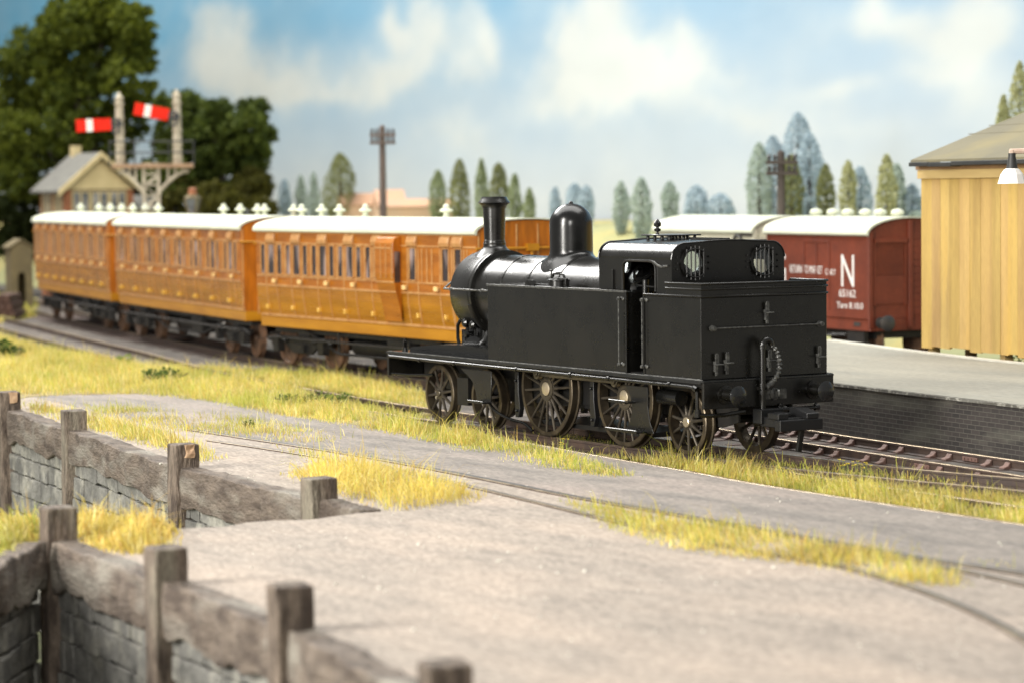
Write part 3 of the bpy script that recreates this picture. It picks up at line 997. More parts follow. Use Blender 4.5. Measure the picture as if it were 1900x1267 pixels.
# boiler, smokebox
BZ = 2.49
m = M().lathe((-8.25, 0, BZ), (-3.1, 0, BZ), [(0, .715), (1, .715)], 72)
bo_ = m.build('boiler', 'black', loco)
for x in (-7.3, -6.4, -5.4, -3.3):
    m = M().lathe((x - .045, 0, BZ), (x + .045, 0, BZ), [(0, .715), (0.1, .728), (0.9, .728), (1, .715)], 72)
    m.build('boiler_band', 'black', bo_)
m = M().lathe((-9.05, 0, BZ), (-8.25, 0, BZ), [(0, .70), (0.03, .75), (0.08, .772), (1, .772)], 72)
sb = m.build('smokebox', 'black', loco)
m = M().lathe((-8.34, 0, BZ), (-8.16, 0, BZ), [(0, .772), (.08, .80), (.35, .805), (.5, .79), (.65, .805), (.92, .80), (1, .715)], 72)
path = []
for a in range(195, 250, 6):
    path.append((-8.25, .79 * math.cos(rad(a)), BZ + .79 * math.sin(rad(a))))
path += [(-8.25, -.40, 1.75), (-8.25, -.46, 1.58), (-8.25, -.60, 1.45), (-8.25, -.74, 1.40)]
m.tube(path, 0.06, 10)
m.build('smokebox_ring', 'black', sb)
m = M().lathe((-9.05, 0, BZ), (-9.20, 0, BZ), [(0, .60), (.3, .58), (.8, .36), (1, .08), (1.02, 0)], 40)
m.cyl((-9.2, 0, BZ), (-9.3, 0, BZ), .05, n=10).tube([(-9.28, 0, BZ - .28), (-9.28, 0, BZ + .28)], .018, 6)
m.build('smokebox_door', 'black', sb)
m = M().tube([(-9.16, -.806, 2.56), (-7.5, -.832, 2.56)], 0.019, 8)
m.tube([(-9.16, -.806, 2.56), (-9.22, -.6, 2.68), (-9.22, 0, 3.02), (-9.22, .6, 2.68), (-9.16, .806, 2.56), (-7.5, .832, 2.56)], 0.019, 8)
for x in (-8.85, -7.7):
    m.lathe((x, -.70, 2.56), (x, -.86, 2.56), [(0, .02), (.6, .02), (.7, .04), (1, .03), (1.02, 0)], 10)
m.build('handrail', 'hand', sb)
# saddle
v = []
m = M()
prof = [(-.74, 1.336), (-.70, 1.38), (-.52, 1.46), (-.44, 1.62), (-.42, 1.95), (.42, 1.95), (.44, 1.62), (.52, 1.46), (.70, 1.38), (.74, 1.336)]
m.prism(prof, 'x', -9.0, -7.7, smooth=True)
rivets(m, [(-8.95 + .07 * k, -.66, 1.40) for k in range(17)], (0, -.5, .8))
m.build('saddle', 'blackgloss', loco, sharp=50)
m = M()
for x, z in ((-8.78, 1.93), (-8.5, 1.90)):
    m.lathe((x, -.40, z), (x, -.62, z - .02), [(0, .07), (.6, .07), (.62, .09), (.85, .09), (1, .05), (1.02, 0)], 14)
    m.cyl((x, -.5, z), (x, -.5, z - .22), .035, n=8)
m.lathe((-8.62, -.45, 1.72), (-8.62, -.66, 1.70), [(0, .05), (.7, .05), (.75, .07), (1, .05), (1.02, 0)], 12)
m.tube([(-9.15, -.45, 1.34), (-9.22, -.47, 1.6), (-9.22, -.47, 1.85), (-9.1, -.44, 2.02), (-8.98, -.42, 2.05)], .035, 8)
m.cyl((-9.02, -.45, 1.34), (-9.02, -.45, 1.78), .045, n=10)
m.build('steam_pipe', 'blackgloss', loco)
# front splashers
for s in (-1, 1):
    A_ = [(-10.15, 1.336)] + [(-10.15 + 3.3 * t, 1.336 + .20 * math.sin(math.pi * min(1, .12 + t * .62))) for t in np.linspace(0.02, 1, 16)] + [(-6.85, 1.336)]
    m = M().prism(A_, 'y', s * 1.02, s * .62, smooth=True)
    rivets(m, [(-9.6 + .2 * k, s * 1.02, 1.39 + .012 * k) for k in range(12)], (0, s, 0))
    m.box(-10.05, -6.8, min(s * 1.02, s * 1.05), max(s * 1.02, s * 1.05), 1.336, 1.362)
    m.build('splasher', 'blackgloss', loco, sharp=30)

# chimney
cz0 = 3.20
m = M()
P0, P1 = np.array((-8.6, 0, cz0)), np.array((-8.6, 0, 4.30))
prof = [(.17, .215), (.20, .217), (.205, .207), (.245, .203), (.25, .196), (.80, .217), (.805, .233), (.84, .235), (.86, .250), (.885, .288), (.895, .308), (.905, .304), (.945, .262), (1.0, .238), (1.0, .18), (.8, .16), (.75, 0)]
m.lathe(P0, P1, prof, 48, caps=False)
# saddle flare that follows the round smokebox
rows = []
for t in np.linspace(0, 1, 9):
    r = .215 + .165 * (1 - t) ** 3.0
    ring = []
    for k in range(48):
        a = 2 * math.pi * k / 48
        x, y = -8.6 + r * math.cos(a), r * math.sin(a) * 0.98
        zb = BZ + math.sqrt(max(.775 ** 2 - y * y, 0)) - .004
        zt = cz0 + .2 + .0
        ring.append((x, y, zb + (zt - zb) * t ** .8))
    rows.append(ring)
m.add([p for r_ in rows for p in r_], [(i * 48 + k, i * 48 + (k + 1) % 48, (i + 1) * 48 + (k + 1) % 48, (i + 1) * 48 + k) for i in range(8) for k in range(48)], smooth=True)
m.build('chimney', 'black', loco, sharp=40)

# dome
m = M()
DX, DR, DT = -5.9, .395, 4.17
rows = []
for t in np.linspace(0, 1, 12):
    r = DR + .17 * (1 - t) ** 5
    ring = []
    for k in range(56):
        a = 2 * math.pi * k / 56
        x, y = DX + r * math.cos(a), r * math.sin(a)
        zb = BZ + math.sqrt(max(.717 ** 2 - y * y, 0)) - .004
        ring.append((x, y, zb + (3.36 - zb) * t ** .75))
    rows.append(ring)
for t in np.linspace(0.05, 1, 14):
    if t < .3:
        r, z = DR, 3.36 + (3.80 - 3.36) * t / .3
    else:
        a_ = (t - .3) / .7 * math.pi / 2
        r, z = DR * math.cos(a_), 3.80 + (DT - 3.80) * math.sin(a_)
    rows.append([(DX + max(r, .002) * math.cos(2 * math.pi * k / 56), max(r, .002) * math.sin(2 * math.pi * k / 56), z) for k in range(56)])
m.add([p for r_ in rows for p in r_], [(i * 56 + k, i * 56 + (k + 1) % 56, (i + 1) * 56 + (k + 1) % 56, (i + 1) * 56 + k) for i in range(len(rows) - 1) for k in range(56)], smooth=True)
m.lathe((DX, 0, DT - .01), (DX, 0, DT + .05), [(0, .05), (.6, .035), (1, 0)], 10)
m.build('dome', 'blackgloss', loco, sharp=60)

# cab
cabp = [(-1.155, 2.68), (-1.155, 3.25)] + [(-.885 + .27 * math.cos(rad(a)), 3.245 + .27 * math.sin(rad(a))) for a in range(170, 95, -12)]
cabp += [(-.60, 3.525), (-.3, 3.545), (0, 3.552)]
cabp = cabp + [(-y, z) for y, z in cabp[-2::-1]]
from mathutils.geometry import tessellate_polygon


def holed_sheet(outline, holes, x0, x1):
    loops = [outline] + [[(y + r_ * math.cos(2 * math.pi * k / 36), z + r_ * math.sin(2 * math.pi * k / 36)) for k in range(36)] for y, z, r_ in holes]
    tri = tessellate_polygon([[Vector((y, z, 0)) for y, z in lp_] for lp_ in loops])
    flat = [q for lp_ in loops for q in lp_]
    nn = len(flat)
    m_ = M()
    m_.add([(x0, y, z) for y, z in flat] + [(x1, y, z) for y, z in flat], [tuple(t) for t in tri] + [tuple(nn + i for i in t[::-1]) for t in tri])
    o_ = 0
    for lp_ in loops:
        k_ = len(lp_)
        m_.add([(x, y, z) for x in (x0, x1) for y, z in lp_], [(i, (i + 1) % k_, k_ + (i + 1) % k_, k_ + i) for i in range(k_)])
    return m_


cab = holed_sheet(cabp, [(-.725, 3.19, .20), (.70, 3.19, .20)], -1.055, -1.10).build('cab_rear_sheet', 'black', loco)
cf_ = holed_sheet(cabp, [(-.75, 3.14, .19), (.75, 3.14, .19)], -3.23, -3.185).build('cab_front_sheet', 'black', loco)
for s in (-1, 1):
    poly = [(-3.185, 2.69), (-3.185, 3.26), (-1.10, 3.26), (-1.10, 2.69), (-1.51, 2.69), (-1.51, 3.08), (-1.53, 3.16), (-1.60, 3.21), (-1.70, 3.22), (-2.30, 3.22), (-2.40, 3.21),
            (-2.47, 3.16), (-2.49, 3.08), (-2.49, 2.69)]
    m = M().prism(poly, 'y', s * 1.155, s * 1.115)
    cs = m.build('cab_side', 'black', loco)
    m = M().tube([(-2.49, s * 1.162, 2.72), (-2.49, s * 1.162, 3.08), (-2.47, s * 1.162, 3.16), (-2.40, s * 1.162, 3.21), (-2.3, s * 1.162, 3.22), (-1.7, s * 1.162, 3.22), (-1.6, s * 1.162, 3.21),
                  (-1.53, s * 1.162, 3.16), (-1.51, s * 1.162, 3.08), (-1.51, s * 1.162, 2.72)], .022, 8)
    m.build('doorway_beading', 'black', cs)
    m = M().tube([(-1.55, s * 1.17, 3.21), (-1.42, s * 1.19, 3.16), (-1.30, s * 1.19, 3.13), (-1.14, s * 1.17, 3.15)], .02, 8)
    m.build('rain_strip', 'hand', cs)
    m = M().box(-2.80, -2.76, min(s * 1.155, s * 1.19), max(s * 1.155, s * 1.19), 2.70, 3.06)
    m.build('cab_pillar', 'black', cs, bevel=0.006)
    m = M().box(-2.50, -1.15, s * 1.10 - .02, s * 1.10 + .02, 1.336, 2.2) if False else None
rp = [q for q in cabp if q[1] >= 3.25]
inn = [(y * 0.965, z - .035) for y, z in rp[::-1]]
m = M()
outer, inner = rp, [(y * 0.965, z - .035) for y, z in rp]
n = len(rp)
v = [(x, y, z) for x in (-3.20, -1.08) for y, z in outer] + [(x, y, z) for x in (-3.20, -1.08) for y, z in inner]
f = [(i, i + 1, n + i + 1, n + i) for i in range(n - 1)] + [(2 * n + i, 3 * n + i, 3 * n + i + 1, 2 * n + i + 1) for i in range(n - 1)]
f += [(0, n, 3 * n, 2 * n), (n - 1, 3 * n - 1, 4 * n - 1, 2 * n - 1)]
m.add(v, f, smooth=True)
cr_ = m.build('cab_roof', 'black', loco, sharp=60)
M().tube([(-3.235, y * 1.004, z + .005) for y, z in rp], .02, 6).build('roof_beading', 'black', cr_)
M().tube([(-1.052, y * 1.004, z + .005) for y, z in rp], .014, 6).build('roof_beading', 'black', cr_)
m = M().box(-3.02, -2.18, -.42, .25, 3.615, 3.64)
for x in (-2.93, -2.72, -2.5, -2.28):
    for y in (-.34, -.05, .18):
        m.cyl((x, y, 3.52), (x, y, 3.616), .03, n=8)
m.build('roof_ventilator', 'black', cr_, bevel=0.006, seg=1)
m = M().box(-2.0, -1.2, -.10, -.04, 3.545, 3.575).box(-2.9, -1.7, .45, .50, 3.53, 3.575).box(-1.6, -1.2, .50, .9, 3.50, 3.545)
m.build('roof_strip', 'blackmatt', cr_)
m = M().lathe((-2.70, -.30, 3.63), (-2.70, -.30, 3.90), [(0, .035), (.1, .035), (.12, .02), (.2, .02), (.24, .055), (.38, .06), (.42, .03), (.5, .025), (.54, .06), (.74, .066), (.9, .035), (1, .012), (1.02, 0)], 16)
m.build('whistle', 'blackgloss', loco)
# rear windows with bars
for y in (-.725, .70):
    m = M().ring((-1.056, y, 3.19), (1, 0, 0), .205, .262, .035, 36)
    fr = m.build('window_frame', 'black', cab)
    m = M().lathe((-1.085, y, 3.19), (-1.080, y, 3.19), [(0, .20), (1, .20)], 36)
    m.build('window', 'clear', cab)
    m = M()
    for k in range(-2, 3):
        dy = k * .085
        hz = math.sqrt(max(.285 ** 2 - dy * dy, .01))
        m.tube([(-.985, y + dy, 3.19 - hz), (-.985, y + dy, 3.19 + hz)], .0135, 6)
    for sg in (-1, 1):
        m.tube([(-.985, y + .27 * math.sin(rad(a)), 3.19 + sg * .235 * math.cos(rad(a))) for a in range(-46, 47, 8)], .014, 6)
    for sg in (-1, 1):
        for dz in (-.1, 0, .1):
            m.box(-1.05, -1.02, y + sg * .315 - .018, y + sg * .315 + .018, 3.19 + dz - .014, 3.19 + dz + .014)
    m.build('window_bars', 'blackmatt', fr)
for y in (-.75, .75):
    M().lathe((-3.21, y, 3.14), (-3.205, y, 3.14), [(0, .19), (1, .19)], 30).build('spectacle_glass', 'clear', cf_)
    M().ring((-3.185, y, 3.14), (1, 0, 0), .20, .235, .03, 30).build('spectacle_frame', 'hand', cf_)
# cab interior
m = M().lathe((-3.18, 0, 2.45), (-2.85, 0, 2.45), [(0, .78), (.8, .78), (1, .70), (1.01, 0)], 40)
m.box(-3.18, -2.88, -.7, .7, 1.336, 2.45)
m.tube([(-2.8, -.55 + .17 * math.cos(rad(a)), 2.95 + .17 * math.sin(rad(a))) for a in range(0, 360, 20)], .022, 8, closed=True)
m.tube([(-2.8, -.72, 2.95), (-2.8, -.38, 2.95)], .014, 6).tube([(-2.8, -.55, 2.78), (-2.8, -.55, 3.12)], .014, 6)
m.tube([(-2.75, -.25, 3.25), (-2.65, -.4, 3.0), (-2.6, -.75, 2.85), (-2.5, -.95, 2.8)], .03, 8).tube([(-2.85, .2, 3.3), (-2.7, 0.1, 2.9), (-2.6, -.2, 2.75)], .025, 8)
m.build('boiler_backhead', 'firebox', loco)
m = M().box(-3.18, -1.7, -1.2, 1.2, 1.337, 1.36).box(-1.72, -1.69, -1.15, 1.15, 1.36, 2.66).box(-3.18, -1.1, -.02, .72, 1.4, 1.7)
m.build('cab_floor', 'blackmatt', loco)
m = M().cyl((-2.02, -1.02, 1.36), (-2.02, -1.02, 2.85), .032, n=10).cyl((-2.02, -1.02, 2.62), (-2.02, -1.02, 2.9), .055, n=12).cyl((-2.02, -1.02, 2.3), (-2.02, -1.02, 2.36), .06, n=12)
m.cyl((-2.02, -1.02, 1.9), (-2.02, -1.02, 1.95), .055, n=12).box(-2.14, -1.9, -1.05, -.99, 2.5, 2.55).box(-2.16, -1.9, -1.05, -.99, 1.92, 1.96)
m.tube([(-2.02, -1.02, 1.75), (-1.8, -1.05, 1.36)], .015, 6).tube([(-2.3, -1.02, 2.8), (-1.75, -1.02, 2.78)], .022, 8)
m.build('brake_column', 'blackgloss', loco)

# bunker
m = M().box(-1.69, -.06, -1.28, 1.28, 1.336, 2.655)
bk = m.build('bunker', 'black', loco, bevel=0.012)
m = M()
for z0 in (2.672,):
    m.tube([(-1.69, -1.285, z0), (-.055, -1.285, z0), (-.055, 1.285, z0), (-1.69, 1.285, z0)], .022, 8)
m.build('bunker_beading', 'black', bk, sharp=80)
m = M()
for a, b, c, d in ((-1.05, -.06, -1.275, -1.245), (-.09, -.06, -1.245, 1.245), (-1.05, -.06, 1.245, 1.275)):
    m.box(a, b, c, d, 2.655, 2.875)
for z0, ov in ((2.875, .012), (2.79, .008)):
    m.tube([(-1.05, -1.275 - ov, z0), (-.06 + ov, -1.275 - ov, z0), (-.06 + ov, 1.275 + ov, z0), (-1.05, 1.275 + ov, z0)], .02, 8)
m.build('coal_rail', 'black', bk, sharp=80)
m = M().tube([(0.015, -1.07, 2.16), (0.015, 1.12, 2.16)], .0145, 8)
for y in (-1.07, 1.12):
    m.lathe((-.06, y, 2.16), (.045, y, 2.16), [(0, .05), (.12, .05), (.2, .022), (.55, .025), (.65, .042), (.95, .036), (1, 0)], 12)
m.build('bunker_handrail', 'hand', bk)


def lamp_iron(y, z, dy=0.0):
    m_ = M()
    x = -.06
    m_.prism([(y - .035, z + .06), (y - .035, z + .17), (y - .02, z + .20), (y + .02, z + .20), (y + .035, z + .17), (y + .035, z + .06)], 'x', x + .05, x + .068)
    m_.box(x, x + .07, y - .035, y + .035, z + .02, z + .07).box(x + .05, x + .17, y - .06, y + .06, z + .015, z + .035)
    m_.box(x, x + .05, y - .03, y + .03, z - .10, z + .015).box(x + .03, x + .06, y - .022, y + .022, z - .16, z - .10)
    m_.build('lamp_bracket', 'hand', bk, bevel=0.004, seg=1)


for y, z in ((.01, 2.36), (-1.01, 1.56), (-.80, 1.575), (.06, 1.58), (1.08, 1.60)):
    lamp_iron(y, z)
# grab rails at the cab doorway
for s in (-1, 1):
    for x in (-2.36, -1.66):
        m = M().tube([(x, s * 1.34, 1.46), (x, s * 1.34, 2.60)], .0125, 8)
        for z in (1.48, 2.58):
            m.lathe((x, s * 1.28, z), (x, s * 1.37, z), [(0, .035), (.2, .02), (.5, .02), (.65, .036), (1, .025), (1.02, 0)], 10)
            m.lathe((x + .08, s * 1.28, z), (x + .08, s * 1.325, z), [(0, .03), (.6, .03), (1, 0)], 8)
        m.build('grab_rail', 'hand', loco)
    M().box(-2.235, -2.20, s * 1.28 - .015, s * 1.28 + .015, 1.336, 2.70).build('doorway_edge', 'black', loco, bevel=0.006)
    M().box(-1.70, -1.665, s * 1.28 - .018, s * 1.28 + .018, 1.336, 2.66).build('doorway_edge', 'black', loco, bevel=0.006)

# buffer beams, buffers
for x0, x1 in ((0.0, .06), (XF + .02, XF + .09)):
    m = M().box(x0, x1, -FP + .01, FP - .01, .87, 1.30)
    bb = m.build('buffer_beam', 'black', loco, bevel=0.008)
    sg = 1 if x0 > -1 else -1
    xe = x1 if sg > 0 else x0
    for y in (-.89, .89):
        m = M().lathe((xe, y, 1.09), (xe + sg * .30, y, 1.09), [(0, .155), (.1, .155), (.12, .10), (.75, .095), (.76, .085), (1, .085)], 28)
        rivets(m, [(xe + sg * .03, y + .132 * math.cos(k * .628), 1.09 + .132 * math.sin(k * .628)) for k in range(10)], (sg, 0, 0))
        bf = m.build('buffer', 'black', loco)
        m = M().lathe((xe + sg * .29, y, 1.09), (xe + sg * .395, y, 1.09), [(0, .085), (.15, .14), (.45, .163), (.62, .165), (.8, .14), (.93, .08), (1, 0.0)], 36)
        m.build('buffer_head', 'bufferface', bf)
    m = M().lathe((xe, .08, 1.06), (xe + sg * .05, .08, 1.06), [(0, .10), (.9, .10), (1, .09)], 20)
    m.box(min(xe, xe + sg * .03), max(xe, xe + sg * .03), -.12, .32, .98, 1.14)
    m.ring((xe + sg * .055, .10, 1.06), (0.3, 1, 0), .05, .085, .03, 18)
    m.build('draw_hook', 'hand', bb)
# vacuum pipe
m = M().cyl((.14, -.20, .78), (.14, -.20, 1.86), .045, n=14)
for z in (.80, 1.10, 1.22, 1.84):
    m.cyl((.14, -.20, z - .03), (.14, -.20, z + .03), .066, n=14)
m.tube([(.14, -.20 + .09 - .09 * math.cos(rad(a)), 1.86 + .09 * math.sin(rad(a))) for a in range(0, 181, 15)], .05, 12)
m.box(.06, .15, -.26, -.14, 1.14, 1.19)
vp = m.build('vacuum_pipe', 'black', loco)
hp = smooth_path([np.array(p, float) for p in ((.14, -.02, 1.86), (.16, .06, 1.76), (.18, .11, 1.6), (.18, .09, 1.42), (.16, -.01, 1.26), (.15, -.1, 1.2))], .012)
m = M().tube(hp, [.04 + .011 * math.sin(i * 1.15) for i in range(len(hp))], 12)
m.cyl((.15, -.14, 1.18), (.155, -.02, 1.25), .055, n=12)
m.build('vacuum_hose', 'hand', vp)

# steps
for s in (-1, 1):
    y0, y1 = s * 1.262, s * 1.285
    m = M().prism([(-2.26, 1.14), (-1.60, 1.14), (-1.60, .82), (-1.54, .56), (-1.42, .37), (-2.30, .37), (-2.12, .55), (-2.06, .75), (-2.10, .95)], 'y', y0, y1)
    st = m.build('step_bracket', 'black', loco, bevel=0.006, seg=1)
    for x0, x1, z in ((-2.45, -1.95, .85), (-2.55, -1.62, .37)):
        m = M().box(x0, x1, min(s * 1.27, s * 1.50), max(s * 1.27, s * 1.50), z, z + .025).box(x0, x1, min(s * 1.49, s * 1.505), max(s * 1.49, s * 1.505), z, z + .055)
        m.build('step', 'blackgloss', st, bevel=0.006, seg=1)
    m = M().prism([(-7.75, 1.14), (-6.63, 1.14), (-6.66, .55), (-7.16, .55), (-7.20, .72), (-7.32, .92), (-7.5, 1.03)], 'y', y0, y1)
    rivets(m, [(-7.0, y1, .70), (-6.85, y1, .70)], (0, s, 0))
    st = m.build('step_bracket', 'black', loco, bevel=0.006, seg=1)
    m = M().box(-7.22, -6.66, min(s * 1.27, s * 1.46), max(s * 1.27, s * 1.46), .55, .575).box(-7.22, -6.66, min(s * 1.45, s * 1.465), max(s * 1.45, s * 1.465), .55, .60)
    m.build('step', 'blackgloss', st, bevel=0.006, seg=1)
    m = M().box(-10.34, -10.30, s * 1.02 - .035, s * 1.02 + .035, 1.336, 1.52).cyl((-10.32, s * 1.02, 1.33), (-10.32, s * 1.02, 1.40), .06, n=10)
    m.build('lamp_bracket', 'black', loco)
    m = M().tube([(-10.46, s * 1.26, .90), (-9.9, s * 1.18, .90), (-9.3, s * .98, .92)], .03, 8)
    m.build('guard_rod', 'black', loco)
for s in (-1, 1):
    M().cyl((-1.62, s * .98, .97), (-1.05, s * .98, .97), .13, n=18).build('air_cylinder', 'blackgloss', loco)


# wheels
def wheel(x, R, ns, s, hub, face, boss, spoke_r=.033):
    y = s * .775
    yi = s * .60
    m_ = M().lathe((x, s * .765, R), (x, s * .66, R), [(0, hub * .82), (.08, hub), (1, hub)], 28)
    for k in range(ns):
        a = 2 * math.pi * (k + .25) / ns
        c, sn = math.cos(a), math.sin(a)
        p = [np.array((x + c * r, s * (.735 - .01 * (r / R)), R + sn * r)) for r in (hub * .8, R * .5, R - .075)]
        m_.tube(p, [spoke_r * 1.15, spoke_r * .85, spoke_r * .8], 8)
    w = m_.build('wheel', 'spoke', loco)
    T = M().lathe((x, y, R), (x, yi, R), [(0, R - .085), (0, R - .02), (.06, R - .002), (.72, R), (.78, R + .034), (.97, R + .034), (1, R), (1, R - .085), (0, R - .085)], 72, caps=False)
    T.build('tyre', 'wheel', w, sharp=25)
    M().lathe((x, s * .755, R), (x, s * .80, R), [(0, boss), (.8, boss), (1, boss * .85), (1.01, 0)], 24).build('axle_end', face, w)
    if s > 0:
        return w
    M().cyl((x, -.66, R), (x, .66, R), .07, n=12).build('axle', 'blackmatt', w)
    return w


for s in (-1, 1):
    wheel(-9.44, .555, 10, s, .13, 'spoke', .06)
    wheel(-7.68, .555, 10, s, .13, 'spoke', .06)
    for x in (-5.57, -3.05):
        w = wheel(x, .862, 18, s, .235, 'axle', .125, .030)
        M().ring((x, s * .758, .862), (0, s, 0), .14, .215, .02, 28).build('hub_ring', 'spoke', w)
    wheel(-1.20, .555, 11, s, .15, 'axle', .085)
    px, pz = -.10, .275
    m = M().box(-5.57 + px, -3.05 + px, s * .87 - .03, s * .87 + .03, .862 + pz - .05, .862 + pz + .05)
    for x in (-5.57, -3.05):
        m.cyl((x + px, s * .83, .862 + pz), (x + px, s * .93, .862 + pz), .105, n=20)
        m.cyl((x + px, s * .93, .862 + pz), (x + px, s * .955, .862 + pz), .06, n=12)
    m.build('coupling_rod', 'rod', loco, bevel=0.012)
    for x in (-6.62, -4.10):
        m = M().prism([(x - .06, 1.15), (x + .06, 1.15), (x + .06, .75), (x + .11, .45), (x + .06, .28), (x - .05, .28), (x - .07, .6)], 'y', s * .66, s * .76)
        m.cyl((x, s * .76, .95), (x, s * .80, .95), .03, n=8).cyl((x + .02, s * .76, .40), (x + .02, s * .80, .40), .03, n=8)
        m.build('brake_hanger', 'plastic', loco, bevel=0.01)
m = M().tube(smooth_path([np.array(p, float) for p in ((-6.95, -1.2, .62), (-6.75, -1.15, .42), (-6.4, -1.05, .28), (-6.0, -.98, .22), (-5.75, -.96, .10))], .06), .028, 8)
m.build('sand_pipe', 'blackgloss', loco)
m = M()
for s in (-1, 1):
    m.box(-8.75, -8.35, s * .72 - .05, s * .72 + .05, .38, .9)
    m.box(-1.55, -.85, s * .64 - .05, s * .64 + .05, .4, .95) if False else None
m.box(-9.5, -7.6, -.6, .6, .5, .62).box(-6.2, -2.6, -.56, .56, .18, .26)
m.build('bogie_frame', 'blackmatt', loco)
# tension coupling at the rear
m = M().box(.06, .30, -.35, .10, .60, .84).box(.20, .78, -.30, .18, .56, .72)
m.box(.74, .90, -.42, .44, .52, .70).prism([(.42, .70), (.90, .70), (.90, .79), (.60, .86), (.42, .86)], 'y', .12, .36)
m.box(.50, .80, -.38, -.18, .70, .80).box(.30, .62, -.12, .02, .72, .79)
cp = m.build('coupling', 'plastic', loco, bevel=0.014)
M().obox((.74, .10, .36), (.97, 0, -.24), (0, 1, 0), (.24, 0, .97), .03, .045, .20).build('coupling_hook', 'plastic', cp, bevel=0.01)
m = M().tube([(.05, .95, .86), (.09, .95, .80), (.09, .30, .80)], .032, 8)
m.cyl((.09, .9, .80), (.09, .98, .80), .055, n=10).cyl((.09, .30, .80), (.09, .14, .80), .06, n=10).cyl((.09, .22, .72), (.09, .22, .90), .045, n=8)
m.build('drain_pipe', 'blackgloss', loco)

